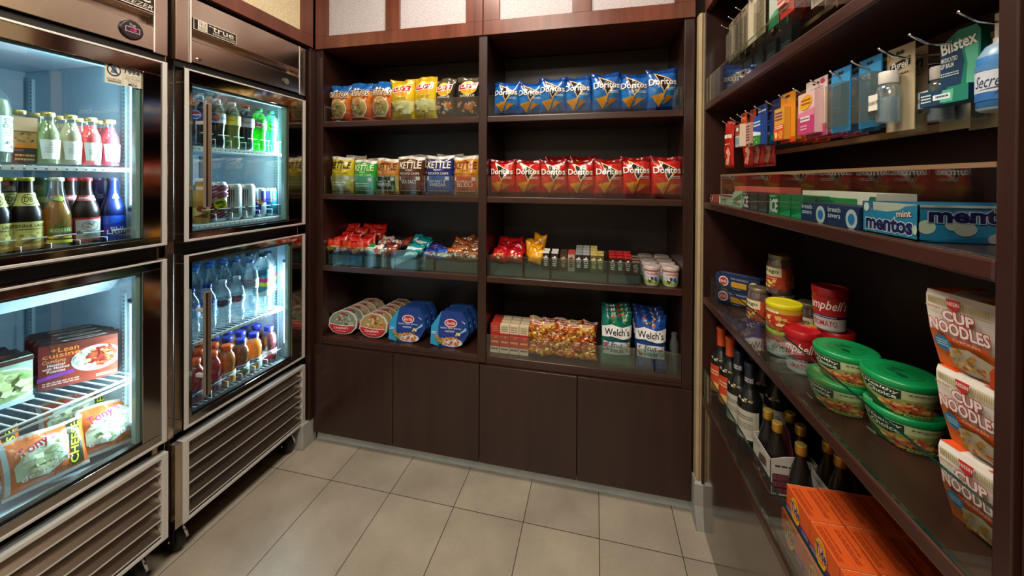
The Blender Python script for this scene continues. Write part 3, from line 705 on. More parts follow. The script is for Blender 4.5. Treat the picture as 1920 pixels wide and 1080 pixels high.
# second shelf
z2 = 1.2976
KT = [(51, 'c8b428', 'a8a04a', '2a2416', 'b8b060', '', 'yellow'), (52, '2a9a2c', '2c8c30', 'dff0b8', '49a060', '', 'green'), (53, 'b87a34', 'b89a5c', '6a3a18', '173a3c', 'SALT &/PEPPER', 'tan and dark teal'),
      (54, '4a2a20', '5c2c22', 'f0e0c4', '7a3a2c', 'SEA SALT', 'brown'), (55, '1c2c6c', '1c3c84', 'f0e8d8', '1c58b0', 'SEA SALT &/VINEGAR', 'navy blue'), (56, 'c8882c', 'b88a4c', '7a3a18', 'd8481e', 'BUFFALO/BLEU', 'gold and red')]
for i, (x, w, h) in enumerate(((-1.308, .140, .194), (-1.170, .132, .176), (-1.042, .134, .184), (-.903, .146, .192), (-.755, .146, .194), (-.612, .136, .190))):
    k = KT[i]; p = P1('chip_bag', 'chip bag', kettle(k[0], k[1], k[2], k[3], k[4], k[5], w, h))
    p.put((x, D+.058, z2), (0, 0, rnd.uniform(-.05, .05)), f'{k[6]} kettle chip bag standing in front on the second shelf, left side', 'kettle chip bags on the second shelf')
    if i in (0, 1, 3, 4, 5):
        o = p.put((x+.012, D+.150, z2), (0, 0, rnd.uniform(-.1, .1)), f'{k[6]} kettle chip bag hidden behind its twin on the second shelf', 'kettle chip bags on the second shelf'); o.scale = (1, 1, 1.07)
red = [P1('chip_bag', 'chip bag', chipbag('red', 61+i, .130, h)) for i, h in enumerate((.172, .170, .182))]
for i, (x, k) in enumerate(((-.430, 0), (-.310, 0), (-.186, 1), (-.064, 1), (.056, 0), (.176, 2), (.300, 2))):
    red[k].put((x, D+.060+(.010 if i % 2 else 0), z2), (0, 0, rnd.uniform(-.08, .08)), f'{ordn(i, 7)} of the seven red tortilla chip bags on the second shelf', 'red tortilla chip bags')
    if i > 1: o = red[(k+1) % 3].put((x+.01, D+.15, z2), (0, 0, rnd.uniform(-.1, .1)), f'red tortilla chip bag behind the {ordn(i, 7)} one in front', 'red tortilla chip bags'); o.scale = (1, 1, 1.06)

# third shelf: clear bins full of small packs
def smallpack(w, h, t, cols, seed, txt=None, tc='f0e8e0'):
    m = MB(); s = bag(m, w, h, t, cols[0], seed, [(0, .1, cols[1]), (.1, .9, cols[0]), (.9, 1.1, cols[1])], nx=10, nz=10, crimp=.08)
    ops = []
    if len(cols) > 2: ops.append(('p', [(.08, .2), (.92, .2), (.92, .42), (.5, .5), (.08, .42)], cols[2]))
    if len(cols) > 3: ops.append(('chips', .1, .15, .9, .5, cols[3:], 9, seed, .07))
    if txt: ops.append(('t', txt, .12, .5, .88, .8, tc, {'bold': .04}))
    art(m, s, ops, 'film', .0012); return m
BINM = {}
def bin_(x0, x1, z, label, h=.096, y0=D+.022, y1=D+.27, rise=.052):
    m = MB(); t = .0025
    for a in ((x0, y0, z, x1, y0+t, z+h), (x0, y1-t, z, x1, y1, z+h), (x0, y0+t, z, x0+t, y1-t, z+h), (x1-t, y0+t, z, x1, y1-t, z+h)): m.box(*a, mat='acrylic')
    m.box(x0, y0, z, x1, y1, z+t, mat='acrylic'); m.box(x0, y0-.0005, z+h-.0015, x1, y0+t, z+h, mat='acrylic_edge')
    o = empty('storage_bin'); mobj('clear_walls', m, o)
    if rise: r_ = mobj('riser', MB().box(x0+.004, y0+.006, z+.003, x1-.004, y1-.004, z+rise, mat='riser_grey'), o); r_['label'] = 'dark riser block inside the bin'
    setp(o, label, 'bin', 'clear acrylic bins on the back unit'); return o
z3 = .925
def pile(proto, n, x0, x1, y0, y1, zb, zt, tilt, seed, lab, grp, lean=.5, cols=3):
    """packs standing on edge in overlapping rows, front ones lower"""
    rn = random.Random(seed); rows = max(1, n//cols); k = 0
    for r_ in range(rows):
        for c_ in range(cols):
            f = r_/max(1, rows-1); x = x0+(x1-x0)*(c_+.5)/cols+rn.uniform(-.012, .012)
            y = y0+(y1-y0)*f; z = zb+(zt-zb)*f+rn.uniform(-.005, .005)
            p = proto[k % len(proto)]; k += 1
            side = ['left', 'middle', 'right'][c_] if cols == 3 else (['left', 'right'][c_] if cols == 2 else '')
            dep = ['front', 'second', 'third', 'fourth', 'rear', 'rearmost'][min(r_, 5)] if rows > 1 else 'front'
            p.put((x, y, z), (-lean+rn.uniform(-.15, .15), rn.uniform(-.25, .25), rn.uniform(-.3, .3)), lab.format(s=f'{side} of the {dep} row'), grp)
g3 = 'small packs in the third shelf bins'
candy_red = [Proto('candy_pack', 'candy pack', [('candy_pack', smallpack(.085, .07, .026, ['c8281c', 'a01410', 'b83018'], 70+i))]) for i in range(2)]
candy_mix = [Proto('candy_pack', 'candy pack', [('candy_pack', smallpack(.085, .07, .024, ['c83a1c', '8a1810', 'd8a840', '4a8a30', 'e8d060', 'f0e8e0'], 73+i))]) for i in range(2)]
bin_(-1.372, -1.165, z3, 'leftmost clear bin on the third shelf, holding red candy packs')
pile(candy_mix, 3, -1.368, -1.170, D+.04, D+.04, .985, .985, 0, 1, 'red candy pack with yellow print, {s}, leftmost bin', g3, .2)
pile(candy_red, 12, -1.372, -1.150, D+.06, D+.19, 1.002, 1.052, 0, 2, 'plain red candy pack heaped in the leftmost bin, {s}', g3, .35)
bin_(-1.160, -.985, z3, 'clear bin of peppermint and green packs on the third shelf')
mint = [Proto('candy_pack', 'candy pack', [('candy_pack', smallpack(.07, .066, .03, c, 80+i))]) for i, c in enumerate((['1c9048', '0c6a30', 'e8e0d8'], ['e8d8d0', 'b83028', 'c03830', 'f4f0ec', 'c03830'], ['20303c', '20303c', 'e8e4e0', 'c03830', 'e8e4e0'], ['8a3420', '6a2418', 'a84830']))]
pile(mint, 8, -1.155, -.99, D+.04, D+.14, .988, 1.012, 0, 3, 'striped mint candy pack, {s} in the second bin', g3, .8, 4)
bin_(-.980, -.770, z3, 'clear bin of teal and blue candy packs on the third shelf')
teal = [Proto('candy_pack', 'candy pack', [('candy_pack', smallpack(.10, .058, .022, ['1898a0', '0c6c78', 'd8f0f0'], 84+i, ))]) for i in range(2)]
pile(teal, 5, -.955, -.855, D+.035, D+.16, .985, 1.030, 0, 4, 'teal candy pack in the middle bin, {s}', g3, .9, 1)
bl = [Proto('candy_pack', 'candy pack', [('candy_pack', smallpack(.075, .055, .024, ['2038a0', '182868', 'c8d0e8', '8a2018'], 87+i))]) for i in range(2)]
pile(bl, 4, -.850, -.760, D+.04, D+.12, .985, 1.010, 0, 5, 'dark blue candy pack beside the teal ones, {s}', g3, .9, 1)
bin_(-.765, -.545, z3, 'clear bin of brown and white bars beside the divider')
bl2 = [Proto('candy_pack', 'candy pack', [('candy_pack', smallpack(.075, .06, .024, ['2c58b8', '1c3880', 'e8f0e8', 'a8c040', 'f0f0f0'], 90))])]
bl2[0].put((-.735, D+.045, .980), (-.6, .15, .2), 'blue and white candy pack at the left end of the brown bars', g3)
brn = [Proto('candy_pack', 'candy pack', [('candy_pack', smallpack(.115, .05, .024, c, 91+i))]) for i, c in enumerate((['8a4a28', '5a2c18', 'e8dcd0', '3a2018', 'f0e8e0'], ['a8683c', '6a3820', 'd8c8b8', '402018'], ['c86838', '803818', 'f0e8e0', '6a3018']))]
pile(brn, 14, -.72, -.555, D+.035, D+.19, .985, 1.040, 0, 6, 'brown and white chocolate bar pack, {s} beside the divider', g3, .85, 2)
# third shelf right
candy_b = [Proto('candy_pack', 'candy pack', [('candy_pack', smallpack(.082, .066, .03, ['b8141c', '8a0c12', 'c82820', 'f0e8e0', 'e8c040'], 100+i))]) for i in range(3)]
bin_(-.485, -.325, z3, 'clear bin of glossy red candy packs right of the divider')
pile(candy_b, 8, -.482, -.328, D+.04, D+.15, .985, 1.022, 0, 8, 'glossy red candy pack right of the divider, {s}', g3, .5, 2)
bin_(-.320, -.200, z3, 'clear bin of yellow candy packs on the third shelf')
ylw = [Proto('candy_pack', 'candy pack', [('candy_pack', smallpack(.068, .074, .022, ['e8a010', 'c88008'], 104+i))]) for i in range(2)]
pile(ylw, 5, -.300, -.250, D+.035, D+.14, .992, 1.036, 0, 9, 'bright yellow candy pack, {s} in its stack', g3, .4, 1)
def barstack(x, n, cols, lab, w=.03, h=.085, zb=.965, dz=.006, txt=True):
    for j in range(n):
        m = MB(); m.box(-w/2, -.007, 0, w/2, .007, h, cols[0], 'film').box(-w/2, -.0075, h*.88, w/2, .0075, h, cols[1], 'film')
        art(m, front(-w/2, -.007, 0, w/2, h), [('r', .06, .12, .94, .84, cols[0]), ('chips', .16, .16, .84, .8, [cols[2]], 9, 3+j, .11), ('fine', .2, .2, .8, .7, cols[2], 5, 4)] if txt else [('fine', .1, .1, .9, .85, cols[2], 5, j)], 'film')
        P1('chocolate_bar', 'chocolate bar', m).put((x, D+.033+j*.03, zb+j*dz), (-.12, 0, 0), lab+(', front of its row' if j == 0 else f', {["", "second", "third", "fourth", "fifth"][j]} in its row'), g3)
bin_(-.195, .052, z3, 'long clear bin of upright chocolate bars in the right bay', rise=.038)
for x, cols, lab in ((-.220, ['2c1c18', 'e8e8e8', 'f0ece8', 'M\nI\nL'], 'dark bar with white rim leaning beside the yellow packs'), (-.180, ['241c1c', 'd8d4d0', 'f0ece8', 'D\nK'], 'black and white chocolate bar left of the brown ones'), (-.140, ['4a3020', '3a2418', 'c8b090', 'C\nR'], 'brown chocolate bar in the middle of the bars'), (-.105, ['b89c90', 'a83828', '3a2018', 'W\nF'], 'pale pink chocolate bar with a red stripe'),
                      (-.072, ['181818', '8c9090', 'f4f4f4', 'X\nL'], 'black bar with grey top, left one'), (-.040, ['202020', '9ca0a0', 'f4f4f4', 'X\nL'], 'black bar with grey top, right one'), (-.006, ['6a5a28', 'c8b468', 'e8e0b0', 'T\nW'], 'gold chocolate bar with speckled top'), (.022, ['584c20', 'b8a458', 'e8e0b0', 'T\nW'], 'darker gold chocolate bar beside the gold one')):
    barstack(x, 4 if x in (-.072, -.040, -.006) else 2, cols, lab)
bin_(.056, .190, z3, 'clear bin of red-topped chocolate bars next to the spread cups', rise=.038)
for x, cols, lab in ((.075, ['281414', 'a81418', 'e8e4e0', 'K\nI\nT'], 'red-topped dark bar, left of three'), (.107, ['281414', 'a81418', 'e8e4e0', 'K\nI\nT'], 'red-topped dark bar, middle of three'), (.139, ['4a1c1c', 'b8181c', 'e8e4e0', 'K\nI\nT'], 'red-topped dark bar, right of three'), (.172, ['3a2420', '8a6a60', 'c8b0a8', 'C\nA'], 'short pinkish brown bar beside the spread cups')):
    barstack(x, 3, cols, lab, h=.078 if x < .17 else .06)
# hazelnut spread cups: clear tub, red and white label, foil lid
m1 = MB().lathe([(.027, 0), (.031, .004), (.0325, .045)], 'e8e4e0', 'plastic')
m2 = MB(); m2.lathe([(.0315, .006), (.0335, .043)], 'e8dcdc', 'card', cap0=False, cap1=False)
art(m2, cyl(lambda z: .0315+.002*(z-.006)/.037, .006, .043, 2.6), [('r', 0, 0, 1, .26, '86b83c'), ('r', 0, .26, 1, .60, 'b8c4d8'), ('r', 0, .60, 1, 1, 'e8d4d4'), ('t', 'nutella', .18, .70, .82, .90, 'b02020', {'bold': .04}), ('chips', .3, .1, .7, .55, ['3060a8', '5a2a1c', 'f0f0f0', '203c70'], 12, 4, .06)], 'card')
m3 = MB().lathe([(.0365, .043), (.0375, .046), (.0375, .053), (.034, .056)], 'c4b4ae', 'plastic', cols=['a85048', 'c8b8b2', 'c8b8b2'])
nut = Proto('spread_cup', 'spread cup', [('cup', m1), ('label', m2), ('lid', m3)])
for c_, x in enumerate((.240, .316)):
    for d_ in range(4):
        nut.put((x, D+.050+d_*.077, z3), 0, f'hazelnut spread cup, {["left", "right"][c_]} column, {["front", "second", "third", "rear"][d_]} one', 'hazelnut spread cups').scale = (.96, .96, 1.5)
# bottom shelf left: pasta bowls standing on their rims, seen lid-on
z4 = .554
def octo(w, h, k=.30): return [(-w/2, h*.30), (-w/2+w*.16, h*.08), (-w*.14, 0), (w*.14, 0), (w/2-w*.16, h*.08), (w/2, h*.30), (w/2, h*.62), (w/2-w*.12, h*.86), (w*.16, h), (-w*.16, h), (-w/2+w*.12, h*.86), (-w/2, h*.62)]
def pasta_bowl(top, seed):
    w, h = .162, .118; P = octo(w, h)
    b = MB(); V = []; n = len(P)
    for y, s_ in ((.004, 1.0), (.012, .98), (.045, .80), (.050, .74)): V += [(x*s_, y, h/2+(z-h/2)*s_) for x, z in P]
    F = [(i*n+k, (i+1)*n+k, (i+1)*n+(k+1) % n, i*n+(k+1) % n) for i in range(3) for k in range(n)]+[tuple(range(3*n, 4*n))[::-1]]
    b.add(V, F, 'd8d4cc', 'plastic', False)
    l = MB().prism(P, 0, .004, 'e4dcd0', 'card')
    ops = [('p', [((x*.94)/w+.5, (h/2+(z-h/2)*.94)/h) for x, z in P], top[0]), ('chips', .2, .42, .8, .84, top[1:], 34, seed, .045),
           ('p', [(.05, .42), (.5, .36), (.95, .40), (.93, .30), (.80, .13), (.62, .05), (.38, .05), (.20, .13), (.07, .30)], 'c0202c'), ('p', [(.05, .44), (.5, .38), (.95, .42), (.95, .395), (.5, .355), (.05, .415)], 'f0e0d0'),
           ('t', "Campbell's", .22, .20, .74, .33, 'f4e8e8', {'shear': .2, 'bold': .02}), ('fine', .3, .12, .66, .16, 'f0d0d0', 1, 3), ('r', .40, .85, .60, .93, 'b03040'), ('r', .72, .42, .92, .56, top[1])]
    art(l, front(-w/2, 0, 0, w/2, h), ops, 'card'); return Proto('pasta_bowl', 'pasta bowl', [('bowl', b), ('lid', l)])
pb = [pasta_bowl(('7c8c78', 'a8b090', '3c5a3c', 'c0c4b0', 'b84838'), 1), pasta_bowl(('a8905c', 'c87a30', 'b8a050', 'a04020', 'd8c078', '6a8a2c'), 2), pasta_bowl(('c0a884', 'd8b880', 'a87848', 'e0d0b0'), 3)]
for i in range(5): pb[0 if i < 2 else 2].put((-1.303+.006*i, D+.045+.052*i+(.012 if i == 4 else 0), z4+.002), (-.18, 0, .04 if i < 4 else .25), f'creamy pasta bowl standing on edge in the left row, {["frontmost", "second", "third", "fourth", "rearmost"][i]}', 'pasta bowls on the bottom shelf')
for i in range(6): pb[1].put((-1.122+.004*i, D+.045+.050*i, z4+.002), (-.18, 0, -.03), f'meat pasta bowl standing on edge in the right row, {["frontmost", "second", "third", "fourth", "fifth", "rearmost"][i]}', 'pasta bowls on the bottom shelf')
def italian(seed):
    w, h = .195, .168; P = [(-w*.5, .01), (-w*.28, 0), (w*.18, -.0), (w*.34, h*.10), (w*.5, h*.42), (w*.46, h*.72), (w*.30, h), (-w*.22, h), (-w*.5, h*.56)]
    m = MB().prism(P, 0, .038, '1c5aa8', 'card')
    f = lambda x, z: ((x+w/2)/w, z/h)
    ops = [('p', [f(x, z) for x, z in P], '183c8c'), ('p', [f(-w*.5, .01), f(-w*.28, 0), f(-w*.31, h*.55), f(-w*.24, h), f(-w*.22, h), f(-w*.5, h*.56)], '2c9ccc'),
           ('e', .52, .68, .17, .12, 'f0e8e8'), ('e', .52, .68, .145, .095, 'b82430'), ('t', 'Barilla', .41, .635, .63, .72, 'f8f0f0', {'bold': .02, 'shear': .15}),
           ('t', 'Italian Style Entree', .25, .50, .80, .565, 'e8ecf4', {'shear': .15}), ('fine', .38, .42, .62, .47, 'e8ecf4', 2, seed),
           ('e', .55, .14, .30, .12, 'd8e0e8'), ('chips', .28, .06, .84, .30, ['e0a040', 'c8682c', 'd88c38', 'b84824'], 40, seed, .03), ('chips', .12, .10, .34, .34, ['3c8c38', 'c83c28', '78a848', 'e07048'], 16, seed+1, .035), ('chips', .66, .34, .82, .44, ['e8d060', 'f0e8b0'], 8, seed, .025), ('p', [(.78, .40), (.96, .52), (.94, .60), (.80, .46)], '7cc0e0'), ('fine', .04, .36, .17, .44, 'd8ecf4', 2, 5), ('p', [(.80, .80), (.92, .72), (.90, .70)], 'e0e0e8')]
    art(m, front(-w/2, 0, 0, w/2, h), ops, 'card'); return P1('entree_box', 'meal box', m)
ib = italian(5)
for c_, x in enumerate((-.925, -.695)):
    for d_ in range(3): ib.put((x+.006*d_, D+.040+.048*d_, z4), (-.12, 0, .03), f'blue {["left", "right"][c_]} stack entree box, {["frontmost", "middle", "rearmost"][d_]}', 'blue entree boxes')
# bottom shelf right, behind the clear lip
def crackerbox(seed, first):
    m = MB().box(-.022, 0, 0, .022, .024, .135, 'e4d4b4' if not first else 'c83428', 'card')
    art(m, front(-.022, 0, 0, .022, .135), [('r', 0, .22, 1, .70, 'c02820'), ('r', .1, .36, .9, .42, 'e8b040'), ('r', 0, 0, 1, .22, 'e0d0b8'), ('fine', .1, .08, .9, .2, '202848', 1, seed), ('fine', .15, .74, .85, .96, 'b09070', 3, seed), ('e', .6, .56, .12, .04, 'e07050')], 'card'); return P1('cracker_box', 'cracker box', m)
for i in range(4):
    p = crackerbox(i, i == 0)
    for j in range(3): p.put((-.462+.0465*i, D+.04+.032*j, z4+.006*j+.001), (0, 0, 0), f'red and cream cracker box, {["leftmost", "second", "third", "rightmost"][i]} column, {["front", "middle", "rear"][j]}', 'red and cream cracker boxes')
def snackpack(seed, c):
    m = MB(); s = bag(m, .075, .05, .026, c[0], seed, [(0, .1, c[1]), (.1, .9, c[0]), (.9, 1.1, 'd8c0b0')], nx=10, nz=9, crimp=.1)
    art(m, s, [('chips', .08, .08, .92, .62, c[2:], 16, seed, .09), ('fine', .2, .66, .8, .84, 'f0e0d0', 1, seed)], 'film', .0012); return P1('cracker_pack', 'cracker pack', m)
sp = [snackpack(i, c) for i, c in enumerate((['c86020', '8a3414', 'e8a840', 'f0d070', 'b84818'], ['d89a28', 'b06818', 'f0d060', 'e8b848', 'a8481c'], ['a83018', '702010', 'e88838', 'd8a848', 'f0c878']))]
rn = random.Random(3)
for c_ in range(5):
    for r_ in range(2):
        for l in range(4 if c_ != 1 else 4):
            sp[(c_+r_+l*2) % 3].put((-.262+.058*c_+rn.uniform(-.006, .006), D+.045+.055*r_, z4+.012+.034*l), (-.35, rn.uniform(-.15, .15), rn.uniform(-.35, .35)),
                f'orange cracker pack, column {["one", "two", "three", "four", "five"][c_]} from the left, {["front", "rear"][r_]}, {["bottom", "second", "third", "top"][l]} layer', 'orange cracker packs in the heap')
def fruitbag(c1, c2, seed):
    w, h = .132, .232; m = MB(); s0 = bag(m, w, h, .05, c1, seed, [(0, .92, c1), (.92, 1.1, c2)]); s = Surf(w, .19, lambda x, y, d: s0.f(x, y+.042, d), 18, 26)
    art(m, s, [('chips', .1, .74, .9, .95, ['d8483c', 'e8c040', '78b040', c2, c2], 18, seed, .05), ('p', [(.0, .66), (.3, .72), (.7, .66), (1, .72), (1, .44), (.7, .40), (.3, .46), (0, .42)], 'f4f4f4'), ('t', "Welch's", .08, .48, .92, .64, '141c28', {'bold': .04}), ('r', .05, .36, .95, .385, '1c3c6c'), ('p', [(.06, .05), (.94, .05), (.94, .34), (.06, .34)], 'd8e4ec'), ('t', 'Fruit', .3, .22, .7, .33, '141c28', {'shear': .2, 'bold': .02}), ('t', 'Snacks', .28, .10, .72, .2, '141c28', {'shear': .2, 'bold': .02}), ('chips', .05, .1, .25, .34, ['c03050', '7c2060', 'e0a020'], 8, seed, .05), ('chips', .75, .1, .95, .34, ['e0b020', '90b030', 'c03040'], 8, seed+2, .05)], 'film', .0013); return P1('fruit_snack_bag', 'fruit snack bag', m)
fb = (fruitbag('12806c', '0c6c5c', 5), fruitbag('1c50a8', '183c88', 6))
for c_, x in enumerate((.092, .238)):
    for d_ in range(3): fb[c_].put((x, D+.055+.058*d_, z4+.003), (-.08, 0, [.03, -.10][c_]), f'{["green", "blue"][c_]} fruit snack bag, {["front", "middle", "back"][d_]} one on the bottom shelf', 'fruit snack bags')
bin_(.025, .170, z4, 'clear bin around the green fruit snack bags', rise=0); bin_(.175, .320, z4, 'clear bin around the blue fruit snack bags', rise=0)
m = MB().lathe([(.018, 0), (.018, .12), (.012, .14), (.012, .165)], '4a4a4c', 'plastic'); P1('dark_canister', 'canister', m).put((.335, D+.06, z4), 0, 'dark grey canister in the shadow at the right end', None)
# ------------------------------------------------------------------ right unit: hooks and hanging goods
HY = [1.475, 1.399, 1.335, 1.269, 1.199, 1.127, 1.055, .986, .914, .847, .784, .719, .659, .584]
UY = [1.496, 1.424, 1.354, 1.284, 1.214, 1.144, 1.074, 1.004, .934, .864]
m = MB(); m.tube([(-.153, 0, .012), (-.150, 0, .010), (-.132, 0, -.002), (-.118, 0, -.006), (0, 0, 0)], [.0022, .0022, .0022, .002, .002], mat='chrome').box(-.002, -.006, -.010, 0, .006, .014, mat='chrome')
hook = Proto('peg_hook', 'hook', [('peg_hook', m)])
num = ['first', 'second', 'third', 'fourth', 'fifth', 'sixth', 'seventh', 'eighth', 'ninth', 'tenth', 'eleventh', 'twelfth', 'thirteenth', 'fourteenth']
for i, y in enumerate(HY): hook.put((.602, y, 1.582), 0, f'{num[i]} metal hook from the corner post in the lower hook row', 'metal hooks on the right unit')
for i, y in enumerate(UY): hook.put((.602, y, 1.940), 0, f'{num[i]} metal hook from the corner post in the upper hook row', 'metal hooks on the right unit')
def hole(w, h): return ('p', [(.34, .93), (.42, .955), (.5, .935), (.58, .955), (.66, .93), (.62, .905), (.38, .905)], '18120e')
def cardpack(w, h, c, ops, blob=None, bc='card'):
    """hang card, with a raised box or clear blister"""
    m = MB().box(-w/2, 0, -h, w/2, .0015, 0, c, 'card')
    art(m, front(-w/2, 0, -h, w/2, 0), [hole(w, h)]+ops, 'card')
    parts = [('card', m)]
    if blob:
        x0, z0, x1, z1, d, cc, mt, bo = blob; b = MB().box(w*(x0-.5), -d, -h*(1-z0), w*(x1-.5), -.0006, -h*(1-z1), cc, mt)
        if bo: art(b, front(w*(x0-.5), -d, -h*(1-z0), w*(x1-.5), -h*(1-z1)), bo, 'card')
        parts.append(('blister' if mt == 'blister' else 'box', b))
    return Proto('hanging_pack', 'hanging pack', parts)
def hang(p, y, lab, grp, n=3, x=.472, zt=1.598, dx=.024, dz=0, dy=0):
    for k in range(n):
        p.put((x+dx*k, y+dy*k, zt+dz), (0, 0, FACE['R']+rnd.uniform(-.06, .06)), lab+['', ', second back', ', third back', ', fourth back'][k], grp)
gL, gU = 'goods on the lower hook row', 'goods on the upper hook row'
# red long pouches
m = MB(); s = bag(m, .052, .168, .016, 'b01c18', 3, [(0, .06, '8a1410'), (.06, .94, 'b01c18'), (.94, 1.1, 'd04030')], nx=10, nz=16, crimp=.05)
art(m, s, [('fine', .06, .60, .94, .76, 'f0e0d0', 1, 12), ('fine', .2, .5, .8, .54, 'f0c0a0', 1, 2), ('p', [(.2, .1), (.5, .06), (.85, .3), (.7, .46), (.45, .38), (.55, .24)], 'e0a080'), ('chips', .15, .08, .85, .4, ['d84028', '701010', 'f0b090'], 9, 4, .05)], 'film', .0012)
pouch = Proto('snack_pouch', 'snack pouch', [('snack_pouch', m)])
for k, (x, y) in enumerate(((.475, 1.478), (.510, 1.400), (.515, 1.335), (.520, 1.272))): pouch.put((x, y, 1.422), (0, 0, FACE['R']+.25), f'{["first", "second", "third", "fourth"][k]} long red pouch hanging near the corner post', gL)
orange = cardpack(.052, .112, 'c8481c', [('r', 0, .78, 1, .86, 'e87838')], (.08, .02, .92, .66, .018, 'e8d8c0', 'card', [('r', 0, .5, 1, 1, 'c8481c'), ('e', .5, .78, .4, .16, '1c3c30'), ('e', .5, .78, .3, .1, 'e8e0d0'), ('r', .1, .05, .9, .44, 'a8c8d8'), ('fine', .15, .1, .85, .4, '405060', 4, 1)]))
hang(orange, 1.335, 'small orange boxed card left of the darker orange one', gL, 2, .470); 
orange2 = cardpack(.044, .112, 'a83418', [], (.1, .05, .9, .62, .014, 'c8a090', 'card', [('fine', .1, .1, .9, .9, '804030', 6, 2)])); hang(orange2, 1.269, 'darker orange card with pale blister', gL, 2, .472)
bluec = cardpack(.062, .118, '27407e', [('fine', .1, .8, .9, .88, 'dfe8f0', 1, 3)], (.02, .02, .86, .72, .012, '2850a0', 'card', [('r', 0, .45, 1, 1, '2450a8'), ('fine', .06, .62, .94, .84, 'e0ecf8', 2, 6), ('p', [(0, .5), (1, .4), (1, .3), (0, .34)], 'e8f0f0'), ('r', 0, 0, 1, .30, '2c8a3c'), ('chips', .1, .05, .9, .26, ['58b040', 'e8e040'], 6, 3, .06)]))
hang(bluec, 1.199, 'dark blue hanging card with green foot', gL, 3, .470)
clipm = cardpack(.050, .11, '22285a', [('p', [(.3, .1), (.45, .6), (.5, .62), (.36, .08)], 'd8dce8'), ('p', [(.7, .1), (.55, .6), (.5, .62), (.64, .08)], 'd8dce8'), ('r', 0, 0, 1, .14, '1c5c30')]); hang(clipm, 1.127, 'navy hanging card with silver nail clipper', gL, 2, .474)
yel = cardpack(.066, .125, 'd8891c', [('r', 0, 0, 1, .1, 'c83c18')], (-.02, .06, .70, .70, .014, 'd89a30', 'card', [('r', 0, 0, 1, .48, 'd8521c'), ('fine', .1, .60, .8, .9, '7a3a80', 3, 9), ('fine', .1, .34, .9, .46, 'f8e8d0', 2, 5), ('e', .7, .16, .2, .12, 'f0b040'), ('t', '80', .58, .08, .84, .24, 'c02818'), ('e', .25, .16, .13, .1, 'f0d080')])); hang(yel, 1.050, 'yellow and orange medicine card', gL, 4, .468)
pink = cardpack(.078, .125, 'd8c4bc', [('fine', .25, .78, .85, .86, 'a89890', 2, 4), ('e', .8, .93, .1, .04, 'c83060'), ('r', 0, 0, 1, .2, 'b83068')], (.02, .06, .84, .78, .016, 'e0b8b8', 'card', [('r', 0, 0, 1, .42, 'c03c74'), ('p', [(0, .42), (1, .42), (1, .6), (0, .52)], 'd88098'), ('e', .5, .76, .38, .17, 'e0a820', .25), ('fine', .24, .68, .78, .86, 'a02818', 2, 8), ('r', .18, .3, .75, .42, 'e8dce0'), ('fine', .2, .32, .7, .4, '804060', 1, 3), ('fine', .2, .08, .6, .22, 'e8b8c8', 2, 3)])); hang(pink, .925, 'pink and white oral gel card', gL, 4, .466)
lb = cardpack(.052, .125, '2c80b8', [('r', .0, .75, 1, .9, '3c98d0')], (.06, .08, .94, .76, .014, 'b8d0dc', 'blister', None))
hang(lb, .846, 'light blue toothbrush card behind its clear blister', gL, 3, .468); hang(lb, .784, 'light blue blister card beside the hand sanitizers', gL, 3, .478)
def sanit():
    w, h = .050, .140; m = MB().box(-w/2, 0, -h, w/2, .0012, 0, 'b8a888', 'card'); art(m, front(-w/2, 0, -h, w/2, 0), [hole(w, h), ('p', [(.14, .70), (.86, .76), (.86, .86), (.14, .80)], '1c1814'), ('t', 'Purell', .18, .735, .82, .825, 'f0ece4', {'shear': .3, 'bold': .03, 'rot': .05}), ('fine', .2, .66, .8, .69, '5a4a38', 1, 2), ('e', .08, .9, .06, .03, 'e0a020')], 'card')
    b = MB(); b.lathe([(.0125, -.128), (.0155, -.124), (.0155, -.072), (.013, -.066), (.009, -.062)], 'd8e4e8', 'clear_pet', 24, cy=-.017)
    b.lathe([(.0135, -.125), (.0140, -.085)], 'b8c8d0', 'liquid', 20, cy=-.017)
    art(b, flat((-.017, -.0335, -.112), (1, 0, 0), (0, 0, 1), .018, .034), [('r', 0, 0, 1, 1, 'e8e4d8'), ('t', 'PURELL', .32, .3, .7, .9, '3a3428', {'rot': 1.57}), ('r', 0, 0, 1, .22, '2c3430')], 'card')
    c = MB().lathe([(.0120, -.062), (.0125, -.061), (.0125, -.044), (.0118, -.042)], 'e4e0da', 'plastic', 24, cy=-.017)
    bl = MB().box(-.019, -.034, -.137, .019, -.001, -.036, mat='blister')
    return Proto('hand_sanitizer', 'hand sanitizer', [('card', m), ('bottle', b, None, 'small clear bottle'), ('cap', c, None, 'white cap')])
sn = sanit()
for k in range(2): sn.put((.490+.032*k, .735+.022*k, 1.600), (0, 0, FACE['R']+.1), ['clear hand sanitizer bottle on a tan card, front one', 'clear hand sanitizer bottle on a tan card, behind the front one'][k], 'clear hand sanitizers')
for k in range(2): sn.put((.536+.028*k, .700-.012*k, 1.596), (0, 0, FACE['R']), ['clear hand sanitizer hanging behind the green lip balm box, front one', 'rearmost clear hand sanitizer behind the lip balm box'][k], 'clear hand sanitizers')
